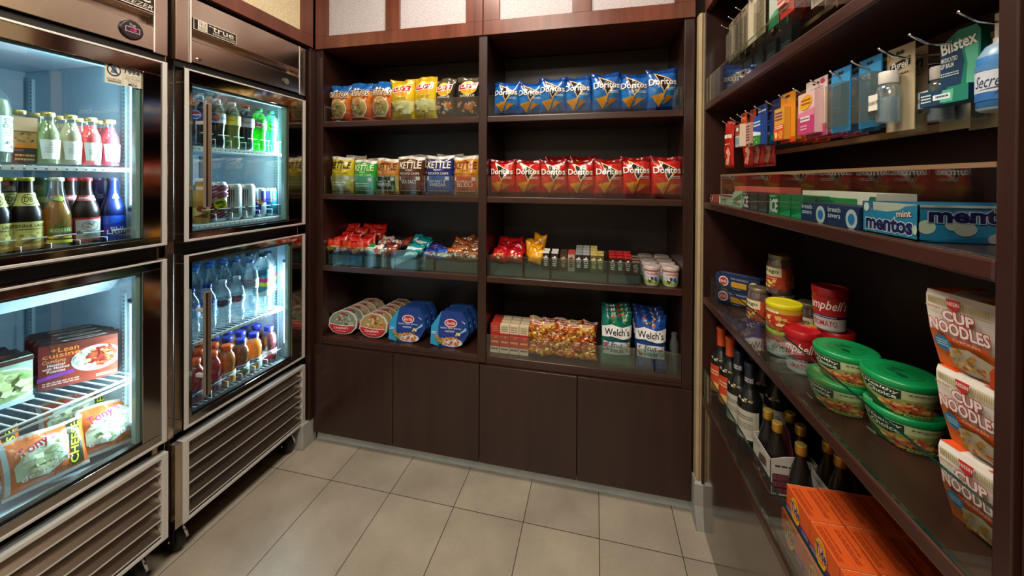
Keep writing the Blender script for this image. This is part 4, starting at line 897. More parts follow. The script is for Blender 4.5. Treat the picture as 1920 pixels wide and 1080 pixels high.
# lip balm display box
m = MB().prism([(-.030, -.104), (.034, -.104), (.034, -.012), (.026, 0), (-.002, 0), (-.030, -.018)], .0, .014, '0f6a58', 'card')
art(m, front(-.030, 0, -.104, .034, 0), [('p', [(0, .0), (.52, 0), (.62, .45), (.55, .66), (.35, .8), (0, .75)], '0d3c5c'), ('p', [(.52, 0), (1, 0), (1, .9), (.9, 1), (.44, 1), (.35, .8), (.55, .66), (.62, .45)], '128068'), ('p', [(.66, 0), (.95, .0), (.95, .7), (.62, .66), (.70, .4)], '5cb898'), ('t', 'Blistex', .02, .66, .92, .88, 'f4f4ec', {'bold': .07, 'rot': .12, 'out': '0c2c3c', 'ow': .03}), ('t', 'MEDICATED', .03, .50, .46, .58, 'e8f0ec', {'bold': .03}), ('t', 'LIP BALM', .03, .40, .36, .48, 'e8f0ec', {'bold': .03}), ('fine', .03, .24, .5, .32, 'c8d8d8', 2, 3)], 'card')
b = MB().box(-.046, -.020, -.130, .036, .016, -.102, '0d3c5c', 'card'); art(b, front(-.046, -.020, -.130, .036, -.102), [('p', [(.5, 0), (1, 0), (1, 1), (.6, 1)], '178068'), ('p', [(.44, .1), (.70, .1), (.72, .85), (.5, .85)], '58b898'), ('r', .3, .3, .66, .65, 'e8f0f0'), ('fine', .36, .36, .62, .6, '0d3c5c', 1, 3), ('fine', .04, .2, .26, .8, 'd8e8e8', 3, 2)], 'card')
Proto('lip_balm_box', 'lip balm box', [('header_card', m), ('box', b)]).put((.502, .650, 1.592), (0, 0, FACE['R']+.12), 'dark teal and green lip balm box with raised header card', None).scale = (.80, .80, .80)
# travel deodorant spray on a card at the right end
m = MB().box(-.022, 0, -.05, .022, .0012, 0, 'c8c0b4', 'card'); art(m, front(-.022, 0, -.05, .022, 0), [('e', .3, .75, .14, .1, 'e8b828'), ('e', .3, .76, .06, .05, 'c8c0b4')], 'card')
b = MB().lathe([(.020, -.128), (.023, -.125), (.023, -.062), (.016, -.048), (.010, -.044), (.010, -.038)], 'c8d4e0', 'plastic', 28, cy=-.018, cols=['c8d4e0', '3c80c0', '88aac8', 'a8a8a4', 'a8a8a4'])
art(b, cyl(.0232, -.116, -.07, 2.0, cy=-.018), [('r', 0, .0, 1, .22, '2c6cb0'), ('r', 0, .22, 1, .8, 'd0d8e4'), ('t', 'Secret', .18, .34, .82, .66, '1c2c50', {'shear': .4}), ('p', [(.2, .28), (.9, .36), (.6, .12), (.7, .3)], '2c4c80'), ('r', 0, .8, 1, .95, '4c88c0')], 'card')
Proto('spray_bottle', 'bottle', [('hang_card', m), ('bottle', b)]).put((.505, .577, 1.592), (0, 0, FACE['R']+.3), 'blue and white deodorant bottle hanging at the right end', None)
# upper hook row
bei = [cardpack(.052, .142, c, [('r', .1, .1, .9, .8, d), ('chips', .1, .1, .9, .8, [c, e], 18, i, .05)], (.14, .08, .86, .72, .012, c, 'blister', None)) for i, (c, d, e) in enumerate((('8a7c60', '6c6048', 'b8aa88'), ('6a5c48', '3c3428', '9a8c6c'), ('a89c84', '8c8068', 'c8bc9c')))]
hang(bei[0], 1.478, 'olive beige blister card, first on the upper hooks', gU, 3, .476, 1.952, .018); hang(bei[1], 1.415, 'speckled brown blister card, second on the upper hooks', gU, 3, .474, 1.950, .018)
hang(bei[0], 1.350, 'olive blister card, third on the upper hooks', gU, 2, .474, 1.950, .02)
crm = cardpack(.062, .150, 'b0a68c', [('r', 0, 0, 1, .86, 'c8bea4'), ('fine', .2, .88, .8, .9, '807458', 1, 1)]); hang(crm, 1.285, 'plain cream hanging card near the corner', gU, 2, .474, 1.958, .025); hang(bei[2], 1.230, 'cream grey blister card beside the plain cream one', gU, 3, .476, 1.952, .02)
grn = cardpack(.05, .150, 'b8c4b8', [('r', 0, 0, 1, .16, '187848'), ('p', [(0, .16), (1, .16), (1, .3), (0, .2)], '48a070')]); hang(grn, 1.150, 'white card with green foot on the upper hooks', gU, 2, .476, 1.952)
redc = cardpack(.066, .150, 'c83424', [('r', .1, .5, .9, .85, '9ab0c8'), ('r', .2, .62, .8, .75, '2444a0')], (.12, .18, .7, .6, .012, 'd8a8a0', 'card', [('fine', .1, .1, .9, .9, 'b04038', 5, 2)])); hang(redc, 1.072, 'red hanging card with blue badge on the upper hooks', gU, 3, .474, 1.950)
prp = cardpack(.06, .150, '5a3034', [('r', .2, .1, .8, .8, '7a5058')], (.1, .1, .9, .7, .012, 'b09898', 'blister', None)); hang(prp, 1.002, 'dark red blister card on the upper hooks', gU, 3, .476, 1.952)
wht = cardpack(.064, .17, 'b4aa98', [('chips', .05, .1, .95, .9, ['8c8474', 'd8d0c0', '4a4c4c', 'c8bcac'], 40, 3, .05)], (.1, .1, .9, .7, .012, 'c8c0b0', 'blister', None)); hang(wht, .930, 'grey white blister card, ninth upper hook', gU, 3, .474, 1.935); hang(wht, .862, 'grey white blister card, tenth upper hook', gU, 3, .474, 1.935)
blk = MB().box(-.03, 0, 0, .03, .016, .072, '16181a', 'plastic'); art(blk, front(-.03, 0, 0, .03, .072), [('r', .06, .05, .94, .95, '202428'), ('fine', .15, .4, .85, .6, '5a6064', 2, 3)], 'plastic')
blk = P1('black_box', 'box', blk)
for k in range(6): blk.put((.462, 1.44-.078*k, 1.683), (0, 0, FACE['R']), f'{num[k]} small black box from the corner on the top right shelf', 'small black boxes on the top right shelf')

# ------------------------------------------------------------------ right unit: mint and gum shelf
zs = 1.294
def boxp(name, cat, w, d, h, col, fr, tp=None, mat='card', side=None, lf=None):
    m = MB().box(-w/2, 0, 0, w/2, d, h, col, mat); art(m, front(-w/2, 0, 0, w/2, h), fr, mat)
    if tp: art(m, flat((-w/2, 0, h), (1, 0, 0), (0, 1, 0), w, d), tp, mat)
    if side: art(m, flat((w/2, 0, 0), (0, 1, 0), (0, 0, 1), d, h), side, mat)
    return Proto(name, cat, [(name, m)])
p = boxp('mint_box', 'box', .045, .05, .03, '8a4438', [('chips', .1, .1, .9, .9, ['c8b0a0', '6a2018'], 12, 1, .1)]); p.put((.436, 1.545, zs), FACE['R'], 'tiny reddish pack at the far end of the mint shelf', None)
p = boxp('mint_box', 'box', .125, .05, .034, 'd0d8c8', [('r', 0, 0, 1, 1, 'c8d0bc'), ('r', .0, .8, 1, 1, 'a85048'), ('r', .25, .25, .6, .7, '98a890'), ('fine', .28, .34, .57, .6, '5a6a58', 1, 2)]); p.put((.436, 1.395, zs), FACE['R'], 'pale mint box left of the gum packs', None)
p = boxp('gum_pack', 'gum', .070, .02, .046, 'c8dcc4', [('p', [(0, .5), (1, 1), (1, .6), (0, .2)], '38a058'), ('e', .4, .5, .16, .18, 'd84838'), ('fine', .1, .1, .9, .3, '508060', 2, 2)])
for k in range(2): p.put((.434+.024*k, 1.280, zs), FACE['R'], ['pale green gum pack left of the black ones, front', 'pale green gum pack left of the black ones, back'][k], 'pale green gum packs')
def ice(c, c2, t=1):
    return boxp('gum_pack', 'gum', .050, .022, .050, c, [('p', [(0, 0), (1, 0), (1, .3), (0, .1)], c2)]+([('t', 'ICE', .10, .08, .94, .76, 'e8ece4', {'bold': .10, 'shear': .12, 'out': '0a1410', 'ow': .05}), ('fine', .1, .82, .7, .94, 'c8d4c8', 1, 4)] if t else [('fine', .3, .2, .8, .5, c2, 3, 4)]), mat='plastic')
ib_, ig_ = ice('383a38', '5a5e5a'), ice('0c7844', '28a868'); ib2, ig2 = ice('383a38', '5a5e5a', 0), ice('0c7844', '28a868', 0)
for k, y in enumerate((1.218, 1.160, 1.102)):
    for j in range(2): (ib2 if k else ib_).put((.435+.026*j, y, zs), FACE['R'], f'black gum pack{", plain side out" if k else " with white lettering"}, {["left", "middle", "right"][k]} of three, {["front", "back"][j]} row', 'black gum packs')
for k, y in enumerate((1.040, .985, .930)):
    for j in range(2): (ig2 if k else ig_).put((.435+.026*j, y, zs), FACE['R'], f'green gum pack{", plain side out" if k else " with white lettering"}, {["left", "middle", "right"][k]} of three, {["front", "back"][j]} row', 'green gum packs')
p = boxp('gum_display_box', 'box', .24, .06, .060, 'd4d0c0', [('r', 0, .0, .8, .8, '18803c'), ('r', .1, .5, .7, .62, 'c8c820'), ('p', [(.86, 0), (1, 0), (1, .9), (.94, .9)], '126838')]); p.put((.490, .905, zs), FACE['R'], 'cream and green open gum display box behind the packs', None)
p = boxp('gum_display_box', 'box', .33, .05, .064, 'c85a50', [('r', 0, .3, 1, .75, 'b8a890'), ('r', .0, .0, 1, .4, '708070')]); p.put((.485, 1.29, zs), FACE['R'], 'long red topped display box behind the mint packs', None)
bs = boxp('mint_display_box', 'box', .088, .05, .038, '12305c', [('t', 'breath\nsavers', .04, .36, .46, .90, 'dce4ec', {'bold': .02}), ('e', .80, .42, .17, .46, 'c8d0d4'), ('e', .80, .42, .10, .26, '2878b8')])
for k, y in enumerate((.868, .778)): bs.put((.434, y, zs), FACE['R'], ['navy mint box with white ring, left one', 'navy mint box with white ring, touching the blue and white box'][k], 'navy mint boxes')
# big mint roll display box, end panel to the front and long side towards the room
w, d, h = .108, .17, .050; m = MB(); bl_ = '2a86b8'
m.box(-w/2, 0, 0, w/2, d, .002, bl_).box(-w/2, 0, 0, -w/2+.002, d, h, bl_).box(w/2-.002, 0, 0, w/2, d, h, bl_).box(-w/2, d-.002, 0, w/2, d, h, bl_)
m.prism([(-w/2, 0), (w/2, 0), (w/2, h), (w/2-.022, h*.93), (w/2-.034, h*.80), (-w/2+.050, h*.72), (-w/2+.020, h*.74), (-w/2+.008, h*.93), (-w/2, h)], 0, .0015, bl_)
m.box(-w/2+.002, .002, h*.5, w/2-.002, d-.002, h*.52, 'c8c4b8').box(-w/2+.004, .012, h*.5, w/2-.004, .016, h*.98, 'cfc9bb')
nv = '201c5c'
art(m, front(-w/2, 0, 0, w/2, h), [('t', 'mentos', .08, .12, .92, .56, nv, {'bold': .10, 'out': 'e8ecf0', 'ow': .07}), ('t', 'mint', .66, .62, .90, .80, 'f0e8e0', {'bold': .05, 'rot': .1, 'out': 'c04030', 'ow': .05}), ('e', .10, .82, .055, .14, 'e0e8dc'), ('e', .965, .30, .03, .14, 'd8e0cc')])
art(m, flat((w/2, 0, 0), (0, 1, 0), (0, 0, 1), d, h), [('p', [(0, .0), (1, 0), (1, .2), (.4, .16)], '1c6ca0'), ('e', .05, .40, .062, .19, 'd8dcc8'), ('e', .22, .47, .05, .15, 'c8ccc0'), ('e', .30, .36, .075, .19, 'c0c0b8'), ('e', .52, .11, .08, .17, 'b8bcb4'), ('e', .72, .28, .07, .18, 'b8bcb4'),
    ('t', 'mentos', .06, .52, .70, .90, nv, {'bold': .10, 'out': 'c8d0d8', 'ow': .06}), ('t', 'mint', .50, .30, .68, .48, 'e8d8c8', {'bold': .05, 'rot': .05, 'out': '8a3428', 'ow': .05}), ('r', 0, .94, 1, 1, 'd0ccc0')])
P1('mint_display_box', 'box', m).put((.432, .668, zs), FACE['R'], 'large blue mint box with white mints, right end of the shelf', None)

# ------------------------------------------------------------------ right unit: soup and noodle shelf
zt = .919
def spag():
    w, d, h = .150, .05, .054
    return boxp('spaghetti_box', 'pasta box', w, d, h, '16264e', [('p', [(0, .0), (1, 0), (1, .14), (0, .1)], '101c3c'), ('e', .20, .52, .115, .34, 'e0dcdc'), ('e', .20, .52, .095, .27, 'b02c30'), ('t', 'Barilla', .13, .42, .27, .62, 'f0e4e4', {'shear': .15, 'bold': .02}), ('t', 'THIN SPAGHETTI', .36, .72, .76, .84, 'b8c4d8'), ('r', .38, .22, .72, .58, 'd09a18'), ('fine', .39, .26, .71, .55, 'b88410', 5, 1), ('fine', .42, .08, .6, .14, 'a8b4c8', 1, 2), ('e', .88, .4, .11, .42, 'e0c880'), ('chips', .80, .05, .97, .75, ['e0b840', 'f0dca0', 'c86838', 'e8c060'], 12, 2, .03)], [('r', .02, .05, .98, .95, '1c2c58'), ('fine', .1, .2, .9, .8, '5a6880', 4, 2)])
sg = spag()
sg.put((.501, 1.480, zt), (0, 0, FACE['R']+.85), 'blue spaghetti box lying at the bottom of the stack by the corner', 'blue spaghetti boxes')
sg.put((.503, 1.483, zt+.055), (0, 0, FACE['R']+.83), 'blue spaghetti box lying on top of the lower one', 'blue spaghetti boxes')
def jar(s_):
    m1 = MB().lathe([(r*s_, z*s_) for r, z in ((.034, 0), (.038, .006), (.038, .03), (.037, .10), (.036, .115), (.030, .128), (.030, .132))], 'a02c14', 'liquid', 28)
    m0 = MB().lathe([(r*s_, z*s_) for r, z in ((.035, 0), (.0392, .006), (.0392, .03), (.0382, .10), (.0372, .115), (.031, .128), (.031, .134))], 'ffffff', 'clear_pet', 28)
    m2 = MB(); R_ = .0395*s_; L_ = cyl(R_, .022*s_, .098*s_, 4.2, a0=1.65); m2.lathe([(R_-.0002, .022*s_), (R_-.0002, .098*s_)], 'a83c20', 'card', 36, cap0=False, cap1=False)
    art(m2, L_, [('r', 0, 0, .5, 1, 'b84424'), ('r', .0, .58, .42, 1, 'e0d4a8'), ('t', 'Prego', .03, .68, .37, .92, '1c3420', {'bold': .04}), ('r', .03, .40, .40, .56, 'c02c20'), ('fine', .08, .44, .34, .52, 'f0d0b0', 1, 2), ('chips', .02, .03, .42, .38, ['3c7028', 'c83c1c', 'd86838', 'e8c870', '2c5820'], 18, 2, .04), ('r', .62, .1, .78, .7, 'b8ac88'), ('fine', .63, .14, .77, .66, '5a5038', 8, 2), ('chips', .44, .1, .6, .5, ['a82818', '7a1c10', '3c6020'], 9, 4, .04)])
    m3 = MB().lathe([(.0345*s_, .128*s_), (.0350*s_, .131*s_), (.0350*s_, .141*s_), (.033*s_, .1435*s_), (.026*s_, .1425*s_)], '8a8064', 'canprint', 28)
    return Proto('sauce_jar', 'sauce jar', [('jar', m0), ('sauce', m1), ('label', m2), ('lid', m3)])
j = jar(.82)
j.put((.512, 1.318, zt), FACE['R'], 'tomato sauce jar on the shelf beside the spaghetti boxes', 'tomato sauce jars'); j.put((.545, 1.262, zt+.118), FACE['R'], 'tomato sauce jar standing on top of the lower jars', 'tomato sauce jars')
j.put((.555, 1.262, zt), FACE['R'], 'tomato sauce jar in the second row under the raised one', 'tomato sauce jars'); j.put((.590, 1.190, zt), FACE['R'], 'tomato sauce jar behind the yellow lidded bowls', 'tomato sauce jars')
def tub(s_, prof, lidp, body, lidc, ops, arc, name, cat, a0=0, dark=None, extra=None):
    pf = [(r*s_, z*s_) for r, z in prof]; m1 = MB().lathe(pf, body, 'plastic', 32)
    z0, z1 = pf[1][1], pf[-1][1]*.98; r0, r1 = pf[1][0], pf[-1][0]
    rf = lambda z: r0+(r1-r0)*(z-z0)/(z1-z0)+.0004
    m2 = MB(); n = 36; m2.lathe([(rf(z0), z0), (rf(z1), z1)], body, 'card', n, cap0=False, cap1=False)
    sf = cyl(rf, z0, z1, arc, a0=a0); sf.nx = max(sf.nx, int(arc/.16)); art(m2, sf, ops, 'card', .0012)
    m3 = MB().lathe([(r*s_, z*s_) for r, z in lidp], lidc, 'plastic', 36)
    if extra: extra(m3, s_)
    return Proto(name, cat, [('bowl' if 'bowl' in name else 'cup', m1), ('label', m2), ('lid', m3)])
# soup cups
cupart = [('r', 0, 0, 1, .36, 'b8b4b0'), ('r', 0, .36, 1, .44, '1c2450'), ('r', 0, .44, 1, 1, 'a8141c'), ('t', "Campbell's", .0, .54, .80, .92, 'f0e4e0', {'shear': .3, 'bold': .03}), ('t', 'TOMATO', .18, .12, .62, .28, 'a01c20', {'bold': .02}), ('fine', .2, .38, .6, .42, 'c8ccd8', 1, 2), ('r', .80, .05, .97, .34, '8c9098'), ('fine', .81, .07, .96, .32, '303440', 5, 2)]
soup = tub(.863, [(.031, 0), (.032, .004), (.0375, .095)], [(.0385, .092), (.0398, .094), (.0405, .100), (.0405, .116), (.038, .118), (.037, .113)], 'b4b0ac', 'a8141c', cupart, 3.6, 'soup_cup', 'soup cup', a0=1.1)
soup.put((.489, 1.018, zt), FACE['R'], 'red soup cup standing on the shelf left of the green bowls', 'red soup cups'); soup.put((.566, 1.032, zt), FACE['R'], 'red soup cup hidden behind the front soup cup', 'red soup cups'); soup.put((.552, 1.030, zt+.103), FACE['R'], 'red soup cup stacked high above the other soup cups', 'red soup cups')
def bowlring(m, s_): m.lathe([(.040*s_, .0905*s_), (.041*s_, .092*s_), (.043*s_, .0905*s_)], '8a9a20', 'plastic', 30, cap0=False, cap1=False)
by = tub(.80, [(.043, 0), (.045, .004), (.0475, .072)], [(.0490, .070), (.0505, .073), (.0505, .084), (.048, .087), (.045, .084)], 'b83c1c', 'd0c41c', [('r', 0, 0, 1, 1, 'b84020'), ('r', 0, .8, 1, 1, 'c8a030'), ('fine', .1, .72, .4, .92, 'f0e8c0', 1, 3), ('p', [(.05, .4), (.5, .6), (.9, .5), (.9, .2), (.1, .15)], 'c82818'), ('chips', .1, .1, .6, .6, ['8a4a20', 'd8a050', 'e8c888', 'b82818'], 20, 2, .06), ('r', .7, .1, .95, .5, 'c8c090')], 3.4, 'pasta_cup_bowl', 'pasta bowl', a0=1.2)
by2 = tub(.80, [(.043, 0), (.045, .004), (.0475, .072)], [(.0490, .070), (.0505, .073), (.0505, .084), (.048, .087), (.045, .084)], 'a8b4a4', 'a8b828', [('r', 0, 0, 1, .5, '90b0a4'), ('r', 0, .5, 1, 1, 'b0584c'), ('chips', .1, .42, .6, .72, ['3c2c28', '5c4438'], 9, 8, .06), ('fine', .1, .1, .7, .3, '5a6a60', 2, 2), ('e', .6, .2, .1, .15, 'c8b050')], 3.4, 'pasta_cup_bowl', 'pasta bowl', a0=1.2)
by2.put((.490, 1.105, zt), FACE['R'], 'pasta cup bowl with yellow green lid on the shelf', 'yellow lidded bowls'); by.put((.486, 1.100, zt+.070), FACE['R'], 'pasta cup bowl with bright yellow lid on top of another bowl', 'yellow lidded bowls')
by.put((.575, 1.105, zt), FACE['R'], 'yellow lidded bowl hidden in the rear stack', 'yellow lidded bowls')
hcart = [('r', 0, 0, 1, 1, '98b060'), ('p', [(0, .55), (1, .7), (1, 1), (0, 1)], 'c8d4a0'), ('p', [(0, .0), (.30, 0), (.22, .25), (.12, .4), (0, .45)], '1c5a2c'), ('p', [(.04, .98), (.44, .98), (.44, .62), (.30, .44), (.10, .55), (.04, .7)], '123c22'),
    ('t', 'Healthy', .07, .76, .42, .94, 'f0f0e4', {'bold': .04, 'shear': .1, 'rot': -.04}), ('t', 'Choice', .10, .56, .40, .75, 'f0f0e4', {'bold': .05}), ('fine', .50, .84, .9, .92, '3a4a28', 2, 3),
    ('chips', .24, .06, .80, .52, ['c87838', 'b8583c', 'd8a850', 'a84830', 'd8b878', 'c86048', 'e0c878'], 60, 5, .035), ('p', [(.62, .5), (.92, .62), (.92, .66), (.62, .56)], '6a4428'), ('e', .84, .34, .07, .2, '78a030'), ('r', .46, .03, .74, .15, '98b850'), ('fine', .48, .05, .72, .13, '2c4420', 1, 3), ('fine', .08, .12, .2, .24, 'e0e8d0', 2, 3)]
def lidtext(m, s_):
    z = .0765*s_
    art(m, flat((-.045*s_, -.045*s_, z), (1, 0, 0), (0, 1, 0), .09*s_, .09*s_), [('e', .5, .5, .46, .46, '0e7a40'), ('p', [(.2, .55), (.42, .72), (.46, .62), (.3, .5)], '0a4a2c'), ('e', .68, .4, .13, .09, '0a4a2c'), ('fine', .3, .3, .5, .5, '0a4a2c', 3, 2)], 'plastic', .0004, .0002)
hc = tub(.752, [(.048, 0), (.051, .004), (.066, .062)], [(.067, .060), (.0695, .063), (.0695, .074), (.066, .0785), (.060, .0765)], '90a860', '0f8a4a', hcart, 2.9, 'soup_bowl', 'soup bowl', a0=1.08, extra=lidtext)
hh = .0585
hc.put((.490, .882, zt), FACE['R'], 'green lidded soup bowl at the bottom of the left stack', 'green lidded soup bowls'); hc.put((.500, .880, zt+hh), FACE['R'], 'green lidded soup bowl on top of the left stack', 'green lidded soup bowls')
hc2 = hc
hc2.put((.538, .792, zt), FACE['R']+.1, 'green lidded soup bowl at the bottom of the right stack', 'green lidded soup bowls'); hc2.put((.532, .792, zt+hh), FACE['R']+.12, 'green lidded soup bowl on top of the right stack', 'green lidded soup bowls')
# noodle cups in open-sided sleeves
def noodle():
    W2, H = .078, .102
    cup = MB().lathe([(.024, .001), (.026, .004), (.0345, .094), (.036, .096), (.036, .099)], 'c8c4bc', 'plastic', 28, cy=.040)
    art(cup, cyl(lambda z: .026+.0085*(z-.004)/.09, .06, .088, 6.2, cy=.040), [('r', i/14+.01, .1, i/14+.045, .9, 'a8985c') for i in range(14)], 'card', .001)
    prof = [(.000, H), (-.002, H*.93), (-.0015, H*.8), (.003, H*.5), (.012, H*.2), (.018, .0)]; sl = MB(); t = .0012
    V = []; n = len(prof)
    for x in (-W2/2, W2/2):
        V += [(x, y, z) for y, z in prof]
    V += [(x, y+t, z) for x, y, z in V]
    F = [(i, i+1, n+i+1, n+i) for i in range(n-1)]+[(2*n+i, 3*n+i, 3*n+i+1, 2*n+i+1) for i in range(n-1)]+[(i, 2*n+i, 2*n+i+1, i+1) for i in range(n-1)]+[(n+i, n+i+1, 3*n+i+1, 3*n+i) for i in range(n-1)]
    F = [f[::-1] for f in F]
    sl.add(V, F, 'dcd6cc', 'card', False).box(-W2/2, 0, H-.001, W2/2, .080, H+.0005, 'dcd6cc').box(-W2/2, .0790, .01, W2/2, .080, H, 'dcd6cc').box(-W2/2, .018, 0, W2/2, .076, .001, 'd8501c')
    def f(x, y, d):
        z = y; ys = [p for p in prof]
        for (y1, z1), (y0, z0) in zip(ys, ys[1:]):
            if z0 <= z <= z1 or (y0, z0) == ys[-1]:
                q = y0+(y1-y0)*(z-z0)/(z1-z0); break
        return Vector((-W2/2+x, q-d, z))
    sf = Surf(W2, H, f, 1, 12); rd = 'b0282c'
    art(sl, sf, [('p', [(0, 0), (1, 0), (1, .34), (.75, .42), (.4, .42), (0, .5)], 'd8702c')]+[('r', i/30+.004, .84, i/30+.022, .92, 'a89858') for i in range(1, 29) if not 10 < i < 17]+[('r', .03, .80, .97, .808, 'a89858'), ('p', [(.36, .95), (.58, .95), (.56, .85), (.47, .80), (.38, .85)], rd), ('t', 'NISSIN', .38, .87, .56, .92, 'e8d8d0', {'bold': .03}), ('t', 'The Original', .08, .77, .28, .82, rd, {'shear': .3}),
        ('t', 'CUP', .30, .66, .76, .80, 'e8dcd8', {'bold': .10, 'out': rd, 'ow': .09}), ('t', 'NOODLES', .08, .49, .94, .65, 'e8dcd8', {'bold': .08, 'out': rd, 'ow': .09}), ('p', [(.28, .46), (.86, .46), (.92, .40), (.34, .40)], 'd85020'), ('t', 'CHICKEN', .40, .415, .78, .45, 'f0d8b8', {'bold': .02}),
        ('e', .22, .34, .13, .10, '2878a8'), ('fine', .13, .29, .31, .39, 'b8d8e8', 3, 3), ('p', [(.3, .06), (.3, .3), (.6, .36), (.92, .28), (.88, .05)], 'b8b09a'), ('chips', .30, .05, .88, .34, ['d89838', 'c87828', 'e0b850', 'b85820', 'd8b078', '8a8a30'], 46, 4, .035), ('p', [(.86, .0), (1, 0), (1, .30), (.92, .22)], 'd8481c')], 'card', .0006, .00015)
    art(sl, flat((-W2/2, 0, H+.0005), (1, 0, 0), (0, 1, 0), W2, .08), [('p', [(0, 0), (.3, 0), (.2, .6), (0, 1)], 'd8521c'), ('p', [(.7, 0), (1, 0), (1, 1), (.8, .6)], 'd8521c'), ('e', .5, .45, .34, .36, 'b8b8ac'), ('t', 'NOODLES', .28, .3, .74, .48, rd, {'bold': .04}), ('t', 'CUP', .38, .5, .62, .64, rd, {'bold': .04})], 'card')
    return Proto('noodle_cup', 'noodle cup', [('cup', cup), ('sleeve', sl)])
nc = noodle()
for k, (x, y, a) in enumerate(((.470, .583, .14), (.466, .584, .10), (.457, .586, .16))): nc.put((x, y, zt+.1035*k), (0, 0, FACE['R']+a), f'noodle cup in a white and orange sleeve, {["bottom", "middle", "top"][k]} of the stack', 'noodle cups')

# ------------------------------------------------------------------ right unit: wine and detergent shelf
zw = .524
def wine(s_, glass, cap, capt, ops, lz=(.055, .150), body='0e1210'):
    pr = [(.036, 0), (.038, .004), (.038, .180), (.034, .198), (.020, .218), (.0155, .232), (.0150, .298), (.0165, .300), (.0165, .308)]
    m1 = MB().lathe([(r*s_, z*s_) for r, z in pr], body, 'plastic', 28)
    m2 = MB(); R_ = .0383*s_; art(m2, cyl(R_, lz[0]*s_, lz[1]*s_, 2.5, a0=.7), ops)
    m3 = MB().lathe([(.0162*s_, .240*s_), (.0162*s_, .296*s_), (.0178*s_, .300*s_), (.0178*s_, .310*s_), (.016*s_, .311*s_)], cap, 'plastic', 24)
    if capt: art(m3, cyl(.0165*s_, .242*s_, .262*s_, 2.4, a0=.7), [('t', capt, .05, .1, .95, .9, 'd8d8dc', {'bold': .02})])
    m2.T = None; art(m2, cyl(.0360*s_, .182*s_, .196*s_, 1.6, a0=.8), [('chips', 0, 0, 1, 1, ['c8b890', 'e8dcc0', '8a7850'], 16, 3, .07)])
    return Proto('wine_bottle', 'wine bottle', [('bottle', m1), ('label', m2), ('foil_cap', m3)])
wa = wine(.93, 1, 'c84c20', None, [('r', 0, 0, 1, 1, 'c8401c'), ('p', [(0, 0), (1, 0), (1, .35), (0, .25)], 'd8903c'), ('fine', .2, .6, .8, .82, 'e8c8a8', 2, 4), ('e', .5, .22, .25, .12, 'e0b060')], (.06, .165))
wb = wine(.90, 1, '1c2438', 'WINE\nWINE', [('r', 0, 0, 1, 1, 'b0ac9c'), ('fine', .2, .70, .8, .84, '4a4638', 2, 7), ('fine', .2, .4, .8, .6, '7a7668', 3, 2), ('r', 0, 0, 1, .08, '20241c'), ('r', 0, .08, 1, .14, 'd0ccc0')], (.05, .155))
wa.put((.474, 1.545, zw), FACE['R'], 'wine bottle with orange cap and red label nearest the corner post', 'wine bottles'); wa.put((.478, 1.462, zw), FACE['R'], 'second wine bottle with orange cap and red label', 'wine bottles')
wb.put((.476, 1.375, zw), FACE['R'], 'wine bottle with navy cap and cream label, left one', 'wine bottles'); wb.put((.480, 1.293, zw), FACE['R'], 'wine bottle with navy cap and cream label beside the carton', 'wine bottles')
for k, (x, y) in enumerate(((.565, 1.50), (.565, 1.41), (.565, 1.32))): wb.put((x, y, zw), FACE['R'], f'{num[k]} navy capped wine bottle in the rear row', 'wine bottles')
# small wine bottles with gold caps, in an open carrier
pr = [(.023, 0), (.025, .003), (.025, .085), (.020, .115), (.011, .145), (.0105, .165)]
m1 = MB().lathe(pr, '1a1412', 'plastic', 24); m3 = MB().lathe([(.0125, .158), (.0128, .160), (.0128, .180), (.0118, .182)], 'b88c2c', 'canprint', 24, cols=['b88c2c', 'b88c2c', 'd8b860']); m2 = MB(); art(m2, cyl(.0252, .02, .07, 2.6), [('r', 0, 0, 1, 1, '8a8478'), ('fine', .1, .2, .9, .8, '3a3028', 4, 2)])
mini = Proto('small_wine_bottle', 'wine bottle', [('bottle', m1), ('label', m2), ('gold_cap', m3)])
def carrier(w, d, seed):
    m = MB(); wc = 'bcb6ac'; t = .0015; h = .105
    m.box(-w/2, 0, 0, w/2, t, h*.92, wc).box(-w/2, d-t, 0, w/2, d, h*.92, wc)
    for sx in (-1, 1): m.prism([(0, 0), (d, 0), (d, h*.92), (d*.7, h*1.02), (d*.5, h*1.05), (d*.3, h*1.02), (0, h*.92)], sx*w/2-(t if sx > 0 else 0), sx*w/2+(t if sx < 0 else 0), wc, plane='yz')
    m.box(-w/2, 0, 0, w/2, d, t, wc); m.prism([(-w/2, .0), (w/2, .0), (w/2, h), (w*.22, h*1.55), (-w*.22, h*1.55), (-w/2, h)], d/2-.001, d/2+.001, '4a1420')
    art(m, front(-w/2, 0, 0, w/2, h*.92), [('r', 0, .05, 1, .45, '6a2830'), ('chips', .05, .08, .95, .42, ['2c1418', 'c8b8a0', '8a4040'], 14, seed, .05), ('p', [(.4, .5), (.8, .62), (.8, .85), (.45, .75)], '5a4438'), ('fine', .1, .86, .5, .92, '6a6058', 1, 2)])
    art(m, flat((w/2, 0, 0), (0, 1, 0), (0, 0, 1), d, h*.92), [('fine', .1, .78, .9, .88, '3a3430', 1, 6), ('r', .04, .08, .96, .62, '5a2830'), ('fine', .06, .44, .94, .60, '8a5058', 5, 1), ('fine', .06, .26, .94, .42, '8a5058', 5, 2), ('fine', .06, .1, .94, .22, '8a5058', 4, 3), ('r', .04, .42, .96, .435, '201014'), ('r', .04, .235, .96, .25, '201014')])
    return P1('bottle_carrier', 'carrier', m)
cr1 = carrier(.112, .112, 3); cr1.put((.468, 1.180, zw), FACE['R'], 'white and burgundy cardboard carrier holding small gold-capped bottles', None)
